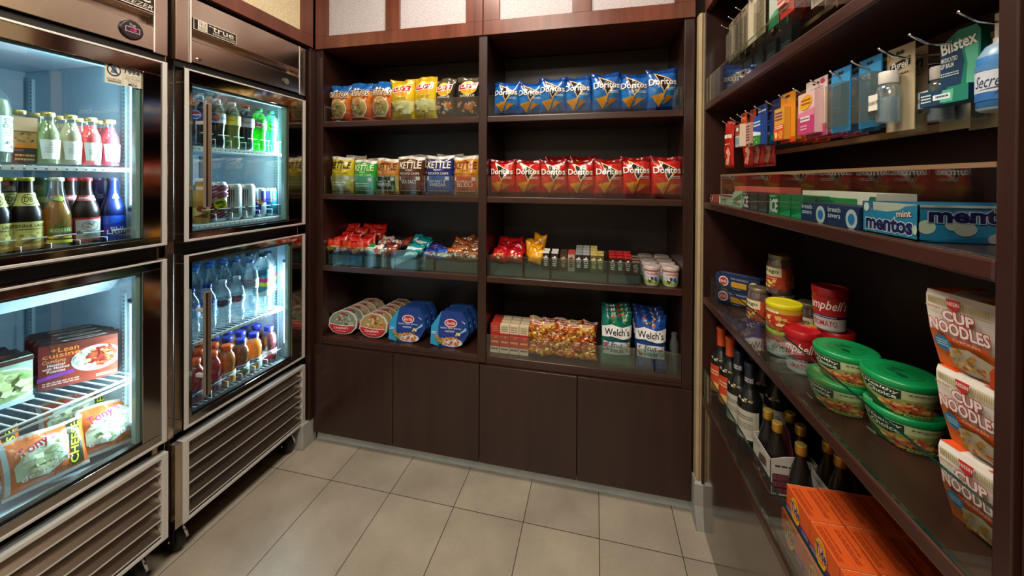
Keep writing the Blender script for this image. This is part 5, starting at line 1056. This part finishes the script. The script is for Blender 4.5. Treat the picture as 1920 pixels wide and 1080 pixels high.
for k, (dx_, dy_) in enumerate(((.028, .028), (.028, -.028), (.084, .028), (.084, -.028))): mini.put((.468+dx_, 1.180+dy_, zw+.002), FACE['R'], f'small gold-capped wine bottle in the carrier, {["front left", "front right", "rear left", "rear right"][k]}', 'small gold-capped wine bottles')
cr2 = carrier(.095, .100, 5); cr2.put((.560, 1.070, zw), FACE['R'], 'second cardboard carrier behind the orange detergent boxes', None)
mini.put((.515, 1.072, zw), FACE['R'], 'small gold-capped wine bottle standing free between carrier and detergent', 'small gold-capped wine bottles')
for k, (dx_, dy_) in enumerate(((.026, .024), (.074, .024), (.026, -.024))): mini.put((.560+dx_, 1.070+dy_, zw+.002), FACE['R'], f'gold-capped bottle in the second carrier, {["front left", "rear left", "front right"][k]}', 'small gold-capped wine bottles')
td = boxp('detergent_box', 'detergent box', .0965, .0305, .0625, 'd8581c',
    [('r', 0, 0, 1, .30, '3a2a70'), ('r', .0, .0, 1, .07, '8a2010'), ('fine', .03, .12, .28, .26, 'b8a8d8', 2, 1), ('fine', .7, .12, .95, .26, 'b8a8d8', 2, 2), ('e', .42, .50, .20, .46, 'e0b020'), ('e', .42, .52, .16, .34, 'e87820'), ('e', .42, .52, .12, .22, 'f0a848'), ('t', 'Tide', .24, .36, .62, .72, '1c2060', {'bold': .08, 'rot': .05, 'out': 'e8e0d0', 'ow': .03})],
    [('r', 0, 0, .012, 1, 'e8b090'), ('r', 0, .0, 1, .03, 'e87848'), ('fine', .12, .12, .88, .45, '8a2c14', 5, 3), ('fine', .12, .55, .7, .7, '8a2c14', 2, 4)], side=[('r', 0, 0, 1, 1, 'c84c18'), ('fine', .2, .2, .8, .8, '8a2c14', 5, 3)])
for lay in range(2):
    for r_ in range(5):
        for c_ in range(7 if lay else 3):
            x = .4520+.0313*c_+(.004 if c_ > 1 else 0)-(.008 if lay == 0 else 0); y = .9525-.0985*r_+(.004 if c_ > 1 else 0)+(.006 if lay == 0 else 0)
            if y-.05 < .502: continue
            td.put((x+.0, y, zw+.0632*lay+.0004), FACE['R'], f'orange detergent box, {["bottom", "top"][lay]} layer, row {["one", "two", "three", "four", "five"][r_]} from the bottles, column {["one", "two", "three", "four", "five", "six", "seven"][c_]}', 'orange detergent boxes')
# ------------------------------------------------------------------ cooler contents
def inC(p, depth, y, z, lab, grp, a=0.0): return p.put((XL-depth, y, z), (0, 0, FACE['L']+a), lab, grp)
def bottle(name, cat, prof, body, mat, capc, capr, labelz, lart, labarc=3.0, fill=None, fillm='liquid', lr=.0006, cap_h=.014, a0=-.15, neck=None, capmat='plastic', clearshell=None):
    """prof: outline (r,z); fill: colour of the drink up to a height"""
    H = prof[-1][1]; parts = []
    m1 = MB(); m1.lathe(prof, body, 'clear_shell' if fill and mat == 'clear_pet' else mat, 24); parts.append(('bottle', m1))
    if fill:
        m = MB(); fp = [(r*.94, max(.003, z)) for r, z in prof if z < fill[1]]+[(prof[[z > fill[1]-1e-6 for r, z in prof].index(True)][0]*.9, fill[1])]
        m.lathe(fp, fill[0], fillm, 20); parts.append(('drink', m))
    def rf(z):
        for (r0, z0), (r1, z1) in zip(prof, prof[1:]):
            if z0 <= z <= z1: return r0+(r1-r0)*(z-z0)/max(1e-6, z1-z0)+lr
        return prof[-1][0]+lr
    m2 = MB(); za, zb = labelz; ks = sorted({za, zb}|{z for r, z in prof if za < z < zb}); 
    if lart:
        if labarc > 4: m2.lathe([(rf(k), k) for k in ks], lart[0][5] if lart[0][0] == 'r' else 'ffffff', 'card', 28, cap0=False, cap1=False)
        art(m2, cyl(rf, za, zb, labarc, a0=a0), lart, 'card', .0003 if labarc <= 4 else .0007)
    if neck:
        for nz0, nz1, narc, nops in neck: art(m2, cyl(rf, nz0, nz1, narc, a0=a0), nops, 'card', .0004)
    if m2.v: parts.append(('label', m2))
    m3 = MB().lathe([(capr*.97, H-cap_h*.5), (capr, H-cap_h*.45), (capr, H+cap_h*.45), (capr*.9, H+cap_h*.55)], capc, capmat, 24); parts.append(('cap', m3))
    return Proto(name, cat, parts)
soda_p = [(.022, 0), (.0300, .004), (.0315, .018), (.0300, .045), (.0280, .068), (.0300, .092), (.0318, .105), (.0318, .145), (.0280, .165), (.0180, .184), (.0125, .192), (.0125, .199)]
gs = 'drinks in the upper right cooler'
def soda(liq, capc, lb, a='clear_pet'): return bottle('soda_bottle', 'soda bottle', soda_p, 'e8f4f4', 'clear_pet', capc, .0148, (.104, .146), lb, 6.2, fill=(liq, .182), a0=-.5)
def spots(*ops): return list(ops)
pep = soda('1c0e0a', 'e8ecf0', [('r', 0, 0, 1, 1, '1c3c8c'), ('e', .42, .5, .085, .42, 'e8ecf4'), ('p', [(.345, .56), (.36, .74), (.42, .86), (.48, .74), (.495, .60), (.42, .50)], 'd02830'), ('p', [(.345, .44), (.42, .40), (.495, .44), (.47, .20), (.42, .12), (.37, .20)], '1c50b0'), ('t', 'pepsi', .56, .3, .72, .7, 'e8ecf4', {'bold': .02})])
pep2 = soda('1c0e0a', 'e8ecf0', [('r', 0, 0, 1, 1, 'b8bcc8'), ('r', .0, 0, .36, 1, '2850a8'), ('e', .46, .5, .07, .4, '2848a0'), ('e', .48, .55, .05, .26, 'b82838'), ('t', 'pepsi', .56, .3, .72, .7, '1c3c8c')])
tea = soda('9aa040', 'f0f0e8', [('r', 0, 0, 1, 1, 'c8c870'), ('e', .44, .5, .10, .42, 'e8d840'), ('t', 'Lipton', .36, .36, .52, .62, 'c82828', {'bold': .04, 'shear': .2})])
drp = soda('241008', 'b0202c', [('r', 0, 0, 1, 1, '8a8c9c'), ('r', .3, 0, .6, 1, 'a8b0c0'), ('t', 'Dr Pepper', .33, .3, .56, .7, '7c1828', {'bold': .04})])
dew = soda('48e020', '1c8c38', [('r', 0, 0, 1, 1, '24b840'), ('p', [(.34, .3), (.42, .8), (.58, .7), (.5, .2)], 'e8e8e0'), ('p', [(.38, .34), (.42, .7), (.46, .5), (.5, .66), (.53, .3)], 'c02828')])
sie = soda('60e8c0', '1c9868', [('r', 0, 0, 1, 1, '189870'), ('e', .46, .5, .08, .35, 'c8e060'), ('chips', .40, .3, .52, .7, ['0c6c4c'], 5, 4, .05)])
for i, (p, y, nm) in enumerate(((pep, 1.163, 'cola bottle with blue label and white cap'), (pep2, 1.231, 'cola bottle with silver and blue label'), (tea, 1.299, 'iced tea bottle with yellow label'), (drp, 1.365, 'dark soda bottle with red cap'), (dew, 1.431, 'bright green soda bottle with green cap'), (sie, 1.498, 'pale green soda bottle nearest the light tube'))):
    inC(p, .122, y, 1.502, nm+', front of its row', gs)
    inC(p, .200, y+.003, 1.502, nm+', second in its row', gs); inC(p, .275, y, 1.502, nm+', third in its row', gs)
def can(r, h, ops, base='c8ccd0', mat='canprint'):
    m = MB().lathe([(r*.78, 0), (r*.84, .003), (r, .012), (r, h-.012), (r*.84, h-.002), (r*.86, h), (r*.80, h-.002), (r*.78, h-.004)], base, mat, 28)
    m2 = MB().lathe([(r+.0003, .012), (r+.0003, h-.012)], ops[0][5], mat, 32, cap0=False, cap1=False); art(m2, cyl(r+.0003, .012, h-.012, 6.2, a0=-.5), ops, mat, .0003)
    m3 = MB().box(-.008, -.014, h-.003, .008, .004, h-.001, 'a8acb0', mat)
    return Proto('drink_can', 'can', [('can', m), ('print', m2), ('pull_tab', m3)])
stripes = [('r', 0, 0, 1, 1, 'b8a8b4')]+[('p', [(i*.11-.1, y0), (i*.11+.06-.1, y0+.0), (i*.11+.16, y0+.16), (i*.11+.10, y0+.16)], '8c1c38') for i in range(9) for y0 in (.02, .22, .62, .82)]+[('e', .52, .42, .10, .16, 'c8cc20'), ('chips', .46, .32, .58, .52, ['50701c'], 5, 3, .03), ('r', .30, .38, .42, .46, '6a1028')]
c_str = can(.033, .165, stripes); mon = can(.033, .155, [('r', 0, 0, 1, 1, 'c4ccce')]+[('p', [(.40+.035*k, .92), (.425+.035*k, .90), (.42+.035*k, .5+.05*k), (.41+.035*k, .34)], '50585c') for k in range(3)]+[('fine', .34, .12, .56, .26, '303a40', 3, 1), ('fine', .36, .27, .56, .33, '303a40', 1, 3)])
rbl = can(.0262, .134, [('r', 0, 0, 1, 1, '1c2c8c'), ('p', [(.3, .55), (.5, .5), (.5, 1), (.3, 1)], 'b8c4cc'), ('p', [(.3, 0), (.5, 0), (.5, .45), (.3, .5)], '2c3c9c'), ('p', [(.5, .5), (.7, .5), (.7, 0), (.5, 0)], 'b8c4cc'), ('e', .48, .5, .07, .07, 'd8b020'), ('t', 'Red Bull', .36, .56, .60, .66, 'c02038', {'bold': .04})])
rb2 = can(.0262, .134, [('r', 0, 0, 1, 1, '2888a8'), ('p', [(.3, .55), (.5, .5), (.5, 1), (.3, 1)], 'b8d4dc'), ('t', 'Red Bull', .36, .56, .60, .66, 'c02038', {'bold': .04})])
amb = bottle('juice_bottle', 'drink bottle', [(.028, 0), (.031, .004), (.031, .09), (.025, .118), (.0175, .140), (.0170, .168), (.0175, .172)], 'c88a38', 'plastic', 'e8e0d0', .019, (.012, .088), [('r', 0, 0, 1, 1, 'b87828'), ('p', [(.3, .1), (.7, .4), (.7, .9), (.3, .6)], 'e0b860'), ('p', [(.35, .2), (.6, .1), (.62, .4)], '7c3a18'), ('e', .5, .6, .08, .16, '8a3418')], 6.2, a0=-.5)
for i, (p, y, nm) in enumerate(((amb, 1.167, 'amber coffee drink bottle'), (c_str, 1.237, 'magenta striped tall can with yellow badge'), (mon, 1.304, 'silver tall can, left of two'), (mon, 1.369, 'silver tall can, right of two'), (rbl, 1.436, 'slim dark blue and silver can'), (rb2, 1.496, 'slim teal and blue can'))):
    for k in range(2): inC(p, .122+.074*k, y, 1.194, nm+[' at the front', ' behind the front one'][k], gs)
# water bottles, three deep
gw = 'water bottles in the lower right cooler'
wp = [(.024, 0), (.031, .004), (.031, .05), (.0275, .060), (.030, .075), (.031, .085), (.031, .130), (.027, .150), (.014, .172), (.0125, .182), (.0125, .190)]
w_blue = bottle('water_bottle', 'water bottle', wp, 'e8f4f4', 'clear_pet', '1c3c9c', .0148, (.086, .132), [('r', 0, 0, 1, 1, '2460c0'), ('p', [(.3, 0), (.7, 0), (.7, .4), (.5, .6), (.3, .3)], '6aa8e0'), ('fine', .36, .5, .60, .8, 'e8f0f8', 1, 3)], 6.2, a0=-.5)
w_sm = bottle('water_bottle', 'water bottle', wp, 'e8f4f4', 'clear_pet', 'e8f0f4', .0148, (.090, .118), [('r', 0, 0, 1, 1, '7c98a0'), ('fine', .3, .2, .7, .8, '283c48', 2, 2), ('chips', .38, .2, .6, .8, ['34343c', '6c4050'], 8, 3, .06)], 6.2, a0=-.5)
wt = [(.026, 0), (.033, .004), (.033, .10), (.031, .11), (.033, .12), (.033, .175), (.030, .205), (.015, .230), (.0135, .240), (.0135, .252)]
w_tall = bottle('water_bottle', 'water bottle', wt, 'e8f4f4', 'clear_pet', '3c78c0', .0158, (.130, .172), [('r', 0, 0, 1, 1, 'a8b8c8'), ('r', 0, .86, 1, .94, 'c05068'), ('fine', .3, .2, .7, .7, '48607c', 3, 2)], 6.2, a0=-.5)
wss = [(.030, 0), (.0355, .004), (.0355, .20), (.032, .228), (.018, .248), (.0145, .256), (.0145, .266)]
w_big = bottle('water_bottle', 'water bottle', wss, 'e8f4f4', 'clear_pet', '14283c', .0168, (.075, .200), [('r', 0, 0, 1, 1, '4c98b8'), ('p', [(0, 0), (1, 0), (1, .18), (.6, .28), (.4, .14), (0, .26)], 'd8e8ec'), ('p', [(0, .34), (.25, .44), (.5, .36), (.75, .46), (1, .36), (1, .52), (.75, .60), (.5, .50), (.25, .60), (0, .50)], 'c8d830'), ('p', [(0, .50), (.25, .60), (.5, .52), (.75, .62), (1, .52), (1, .68), (.75, .76), (.5, .66), (.25, .74), (0, .64)], 'd83868'), ('t', 'smart', .38, .80, .56, .92, '20405c')], 6.2, a0=-.5)
deep = ['front', 'second', 'third', 'fourth']
for i, (p, y, st, nm) in enumerate(((w_blue, 1.130, .072, 'blue labelled water bottle, leftmost column'), (w_blue, 1.196, .072, 'blue labelled water bottle, second column'), (w_sm, 1.259, .072, 'clear water bottle with slim grey label, third column'), (w_sm, 1.322, .072, 'clear water bottle with slim grey label, fourth column'), (w_tall, 1.388, .078, 'taller water bottle with light blue cap, fifth column'), (w_big, 1.456, .080, 'tall rainbow labelled water bottle, sixth column'), (w_big, 1.510, .080, 'tall rainbow labelled water bottle, rightmost column'))):
    for k in range(4):
        dd = .122+st*k+(.03 if i == 6 and k >= 0 else 0)
        pp = w_tall if (i in (2, 3, 1) and k > 0) else p
        if pp is w_tall and p is not w_tall: nm2 = nm.split(',')[1].strip(); lab = f'taller clear water bottle with light blue cap, {nm2}, {deep[k]} from the door'
        else: lab = f'{nm}, {deep[k]} from the door'
        inC(pp, dd, y, .739, lab, gw)
# juices
gj = 'juice bottles in the lower right cooler'
jp = [(.027, 0), (.032, .004), (.032, .060), (.029, .070), (.0325, .082), (.0335, .105), (.028, .130), (.019, .145), (.0175, .152), (.0175, .160)]
def juice(liq, capc, lops): return bottle('juice_bottle', 'juice bottle', jp, 'f0e8e0', 'clear_pet', capc, .0205, (.010, .062), lops, 6.2, fill=(liq, .140), cap_h=.020, a0=-.5)
jr = juice('d81818', 'e05a28', [('r', 0, 0, 1, 1, '7c3c50'), ('p', [(.3, .1), (.5, .5), (.7, .3), (.7, .8), (.3, .7)], 'a8a8b8'), ('t', 'G', .42, .3, .52, .8, '281c40', {'bold': .05})])
jo = juice('f09010', 'e86028', [('r', 0, 0, 1, 1, 'd8a060'), ('r', .3, .5, .7, .95, 'e8e0d8'), ('fine', .40, .55, .56, .85, '3c4c88', 2, 3), ('chips', .34, .05, .66, .45, ['c83818', 'e08020', '7c3018'], 8, 2, .05)])
jb = juice('a8601c', '2c3ca0', [('r', 0, 0, 1, 1, 'b8bcc0'), ('r', .3, .55, .7, .95, 'e0e4e8'), ('e', .48, .76, .10, .14, '1c3c88'), ('fine', .42, .70, .54, .82, 'e8ecf4', 1, 3), ('chips', .34, .05, .66, .5, ['5c8c30', 'b83028', '3c6020'], 10, 3, .05)])
jy = juice('f0a018', '3038a8', [('r', 0, 0, 1, 1, 'c8c4b8'), ('r', .3, .55, .7, .95, 'e0e4e8'), ('e', .48, .76, .10, .14, '1c3c88'), ('fine', .42, .70, .54, .82, 'e8ecf4', 1, 3), ('chips', .34, .05, .66, .5, ['e08818', 'd8c030', 'c85020'], 10, 4, .05)])
jc = juice('7c1020', '2c2c98', [('r', 0, 0, 1, 1, 'b8a8b0'), ('r', .3, .5, .7, .9, 'e0d8e0'), ('fine', .38, .56, .58, .84, 'a81830', 2, 3), ('chips', .34, .05, .66, .45, ['a81828', '701020'], 10, 5, .05)])
for p, y, nm in ((jr, 1.146, 'red juice bottle with orange cap behind the door handle'), (jr, 1.214, 'red juice bottle with orange cap'), (jo, 1.277, 'orange juice drink with orange cap'), (jb, 1.342, 'amber juice bottle with blue cap'), (jy, 1.407, 'yellow orange juice bottle with blue cap'), (jc, 1.490, 'dark cranberry juice bottle with violet cap')):
    for k in range(3): inC(p, .122+.075*k, y, .478, f'{nm}, {deep[k]} in its row', gj)
# left cooler, drinks on the top shelf
gt = 'flavoured drinks in the left cooler'
sp_ = [(.019, 0), (.0235, .003), (.0240, .080), (.0225, .094), (.0160, .112), (.0125, .120), (.0125, .146)]
def mixer(liq, lb='e8ecec', capc='c8b070'): return bottle('small_drink_bottle', 'drink bottle', sp_, 'eef6f4', 'clear_pet', capc, .0142, (.016, .072), [('p', [(.12, 0), (.9, 0), (1, 1), (0, 1)], lb), ('t', 'G', .42, .68, .58, .86, '8a9098', {'shear': .3}), ('fine', .25, .30, .78, .62, 'a8b4b8', 3, 1)], 1.9, fill=(liq, .128), cap_h=.012, a0=-.15, capmat='canprint')
m_w, m_o, m_p, m_r = mixer('c4cc98'), mixer('d8ceb0'), mixer('e87878'), mixer('e05868')
for p, y, nm in ((m_w, .742, 'small pale green drink bottle with gold cap'), (m_o, .789, 'small clear drink bottle with gold cap'), (m_p, .835, 'small pink drink bottle with gold cap, left one'), (m_r, .882, 'small pink drink bottle with gold cap, right one')):
    inC(p, .120, y, 1.412, nm+', front row', gt); inC(p, .178, y+.004, 1.412, nm+', second row', gt)
inC(m_w, .150, .700, 1.412, 'small pale drink bottle behind the tall clear spirit bottle', gt)
tall = bottle('spirit_bottle', 'bottle', [(.033, 0), (.038, .004), (.038, .150), (.034, .175), (.0155, .205), (.0145, .262)], 'c8d8b8', 'clear_pet', '1c8c5c', .0152, (.030, .125), [('r', 0, 0, 1, 1, 'd8e4e4'), ('t', 'STONE', .52, .80, .98, .93, '2c3c48', {'bold': .02}), ('t', 'CELLARS', .50, .66, .98, .78, '2c3c48', {'bold': .02}), ('fine', .55, .42, .95, .62, '8a98a0', 3, 2), ('chips', .56, .06, .94, .34, ['5c6c74', '8a989c', '3c4c54'], 18, 3, .03)], 2.6, a0=.25, cap_h=.09, fill=('c8d4b8', .17))
inC(tall, .115, .632, 1.412, 'tall pale green spirit bottle cut by the left picture edge', None)
p = boxp('drink_carton', 'carton', .045, .05, .13, 'b8884c', [('r', 0, 0, 1, .34, '20180f'), ('fine', .1, .05, .9, .22, 'c89850', 2, 2), ('r', 0, .34, 1, .42, 'c87820'), ('chips', .1, .44, .9, .66, ['201c18', '8a6038', 'c8b080'], 14, 2, .08), ('r', 0, .7, 1, 1, 'a88460')]); inC(p, .112, .694, 1.412, 'brown and amber carton between the spirit bottle and the small drinks', None)
# beers
gb = 'beer bottles in the left cooler'
bp_ = [(.025, 0), (.0300, .004), (.0305, .110), (.0285, .128), (.0180, .160), (.0138, .185), (.0130, .212), (.0142, .216)]
bpc = [(.025, 0), (.0310, .004), (.0310, .095), (.0290, .118), (.0180, .165), (.0140, .190), (.0135, .212), (.0142, .216)]
def beer(gl, capc, lb, neck, clear=None, prof=bp_, arc=2.6, lz=(.022, .098)): return bottle('beer_bottle', 'beer bottle', prof, gl, 'plastic' if not clear else 'clear_pet', capc, .0152, lz, lb, arc, fill=clear, cap_h=.010, a0=-.15, neck=neck, capmat='canprint')
vie = beer('140c08', 'c8c040', [('r', 0, 0, 1, 1, 'c8c070'), ('r', 0, .0, 1, .26, 'b87830'), ('p', [(0, .26), (.3, .30), (.6, .18), (1, .3), (1, .1), (0, .1)], 'd8a858'), ('t', 'VIENNA LAGER', .08, .80, .96, .92, '3c3420', {'bold': .02}), ('fine', .2, .70, .8, .76, '6a6040', 1, 1), ('chips', .3, .38, .76, .62, ['8a7c28', 'a89c40', 'd8cc80'], 12, 1, .06)], [(.142, .178, 2.6, [('r', 0, 0, 1, 1, 'c8c070'), ('e', .5, .5, .26, .42, '3c3420'), ('e', .5, .5, .22, .36, 'c8c070'), ('t', 'DB', .34, .3, .66, .7, '3c3420', {'bold': .03})])])
cor = beer('d8d490', 'e0e0c0', [('p', [(.2, .50), (.8, .50), (.8, .68), (.2, .68)], '4c7c30'), ('t', 'KOSSEL', .24, .53, .78, .65, 'c8d8a0', {'bold': .02}), ('p', [(.3, .74), (.5, .98), (.42, .76), (.66, .94), (.54, .72)], '3c5c20'), ('p', [(.15, .12), (.85, .08), (.85, .2), (.15, .24)], 'e8d040'), ('p', [(.2, .30), (.8, .26), (.8, .34), (.2, .38)], 'e8d040')], [(.150, .172, 1.6, [('p', [(.1, .3), (.5, .9), (.9, .4), (.6, .05)], '90b030')])], clear=('c88818', .150), prof=bpc)
bud = beer('1c0c08', 'b03038', [('r', 0, 0, 1, 1, 'b02830'), ('p', [(.14, .14), (.88, .14), (.96, .92), (.1, .92)], 'b8bcc0'), ('e', .52, .66, .24, .2, '8a9098'), ('e', .52, .66, .2, .16, 'c8c4bc'), ('chips', .36, .54, .68, .78, ['b03038', '8a9098', '4c5058'], 12, 2, .04), ('t', 'Budweiser', .16, .38, .90, .48, '2c3038', {'shear': .2, 'bold': .02}), ('fine', .2, .2, .84, .32, '6a7078', 2, 2), ('r', 0, 0, 1, .06, '281414')], [(.150, .166, 2.6, [('r', 0, 0, 1, 1, 'b04850'), ('fine', .1, .2, .9, .8, 'e0c0c0', 1, 1)])])
blu = beer('0c1848', '2c3c5c', [('r', 0, 0, 1, 1, '12309c'), ('p', [(0, .6), (1, .8), (1, 1), (0, 1)], '2050c0'), ('t', 'BUD', .3, .42, .8, .52, 'c0c8d8'), ('t', 'LIGHT', .2, .22, .94, .40, 'e0e8f0', {'bold': .05})], [(.150, .170, 2.0, [('t', 'Bud\nLight', .3, .1, .7, .9, 'b8c8e8', {'bold': .03})])])
grn_ = beer('28502c', '48584c', [('e', .5, .5, .4, .4, 'a8b868')], [(.14, .17, 2.0, [('e', .5, .5, .4, .3, 'a0a840')])])
for p, y, nm in ((bud, .578, 'red and silver labelled beer bottle cut by the picture edge'), (vie, .640, 'dark lager bottle with cream label, left one'), (vie, .697, 'dark lager bottle with cream label, right one'), (cor, .757, 'golden beer in clear glass bottle'), (bud, .820, 'red and silver labelled beer bottle'), (blu, .887, 'blue beer bottle nearest the light tube')):
    for k in range(3):
        q = grn_ if (p is cor and k) else p
        inC(q, .115+.068*k, y, 1.153, (f'green glass beer bottle behind the golden one, {deep[k]} row' if q is grn_ else f'{nm}, {deep[k]} row'), gb)
# frozen dinners
w, d, h = .165, .048, .135
ops = [('r', 0, 0, 1, 1, '8c3420'), ('p', [(0, .7), (1, .9), (1, 1), (0, 1)], '5c2418'), ('p', [(0, 0), (.35, 0), (.1, 1), (0, 1)], '742a24'), ('e', .72, .52, .33, .30, 'c8ccc8'), ('e', .72, .53, .30, .26, 'd8dcd4'), ('e', .58, .56, .16, .20, 'c8ccb0'), ('chips', .46, .38, .70, .74, ['d8dcc8', 'a8b080', 'e8e8d8'], 20, 1, .04), ('e', .80, .55, .18, .22, 'a84828'), ('chips', .60, .34, .99, .78, ['c85830', 'a03424', 'd87848', '7c2018', 'e0a070'], 50, 2, .04),
       ('t', '+Lean', .16, .84, .50, .95, 'e88030', {'bold': .03}), ('t', 'cuisine', .06, .73, .52, .83, 'e88030', {'bold': .03}), ('t', 'Comforts', .06, .62, .34, .70, 'e8b070', {'shear': .3}), ('t', 'Meatloaf\nwith Mashed\nPotatoes', .06, .40, .38, .60, 'f0e4dc', {'bold': .02}), ('p', [(0, .24), (.44, .32), (.44, .40), (0, .32)], '7c3c9c'), ('fine', .06, .10, .5, .20, 'd8b0a0', 2, 3), ('fine', .72, .08, .99, .16, 'e8dcd0', 2, 4)]
dinner = boxp('frozen_dinner_box', 'frozen dinner box', w, d, h, '5c2420', ops, [('r', 0, 0, 1, 1, '4c2822'), ('e', .55, .5, .3, .25, 'a8aca0'), ('e', .55, .5, .24, .18, '6c4838'), ('p', [(.0, .2), (.4, .0), (.7, .1), (.1, .5)], '2c1c1c')])
dinner.put((-1.600, .829, .721), (0, 0, FACE['L']-.60), 'red frozen dinner box with a plate of meat and mashed potato', 'frozen dinner boxes')
ops2 = [('r', 0, 0, 1, 1, 'a8c4a8'), ('e', .5, .40, .7, .42, 'd8e4d8'), ('e', .5, .42, .62, .36, 'a8bc80'), ('chips', .05, .12, .98, .76, ['d0d898', 'b8c880', 'e0e4b0', '98b068', 'c8cc90'], 60, 7, .07), ('r', 0, .90, 1, 1, '48241c'), ('chips', .1, .78, .6, .9, ['48a058', 'e0d060'], 8, 2, .05), ('r', 0, 0, 1, .08, 'b8d0dc')]
d2 = boxp('frozen_dinner_box', 'frozen dinner box', .14, .048, .13, '48241c', ops2, [('r', 0, 0, 1, 1, '3c2820'), ('chips', .1, .1, .9, .9, ['8a3c20', '20181c', '5c3020'], 14, 5, .12)])
d2.put((-1.640, .672, .721), (0, 0, FACE['L']-.22), 'frozen dinner box with green noodles at the left edge', 'frozen dinner boxes')
for k in (1, 2, 3):
    dinner.put((-1.600-.825*.052*k, .829+.565*.052*k*.35, .721), (0, 0, FACE['L']-.60), f'red frozen dinner box, {["", "second", "third", "fourth"][k]} behind the meat dinner box', 'frozen dinner boxes')
    if k < 3: d2.put((-1.640-.052*k, .672, .721), (0, 0, FACE['L']-.22), f'frozen noodle dinner box, {["", "second", "third"][k]} behind the one at the left edge', 'frozen dinner boxes')
def pizza():
    w, h = .165, .150; m = MB(); s_ = bag(m, w, h, .050, 'c86a30', 9, [(0, .08, 'b8c0b8'), (.08, .94, 'c8662c'), (.94, 1.1, 'b8a898')], nx=16, nz=16, crimp=.07)
    art(m, s_, [('r', .02, .08, .08, .94, 'a8b8b8'), ('p', [(.78, .10), (.94, .10), (.94, .94), (.78, .94)], '1c2a20'), ('t', 'CHEESE', .50, .46, 1.20, .58, 'd8d830', {'rot': 1.45, 'bold': .04}), ('p', [(.14, .24), (.50, .16), (.74, .30), (.78, .70), (.60, .86), (.30, .74), (.12, .5)], 'b8c8b0'), ('chips', .18, .22, .74, .78, ['c8d8c0', 'a8bc9c', 'd8e0c8', '98a880', 'c8c8a0'], 50, 3, .045),
        ('t', "Tony's", .14, .64, .60, .86, 'b02848', {'bold': .05, 'rot': .3, 'out': 'e0b8b0', 'ow': .02}), ('t', 'deep dish', .16, .20, .76, .34, 'e8e8e0', {'bold': .03, 'rot': .12, 'out': '5c3c20', 'ow': .03}), ('t', 'pizza', .52, .08, .76, .17, '2c1c14', {'shear': .3, 'bold': .02})], 'film', .0012)
    return P1('frozen_pizza', 'frozen pizza', m)
pz = pizza(); pz2 = pz
gp = 'frozen pizzas in clear wrappers'
pz.put((-1.560, .742, .480), (-.42, 0, FACE['L']-.20), 'deep dish cheese pizza pack leaning at the front, left one', gp)
pz2.put((-1.545, .880, .482), (-.42, 0, FACE['L']-.42), 'deep dish cheese pizza pack leaning at the front, right one', gp)
pz.put((-1.640, .655, .500), (-.50, 0, FACE['L']-.1), 'deep dish pizza pack behind the left one at the picture edge', gp)
pz.put((-1.650, .850, .520), (-.75, 0, FACE['L']-.35), 'deep dish pizza pack lying back behind the two front ones', gp)
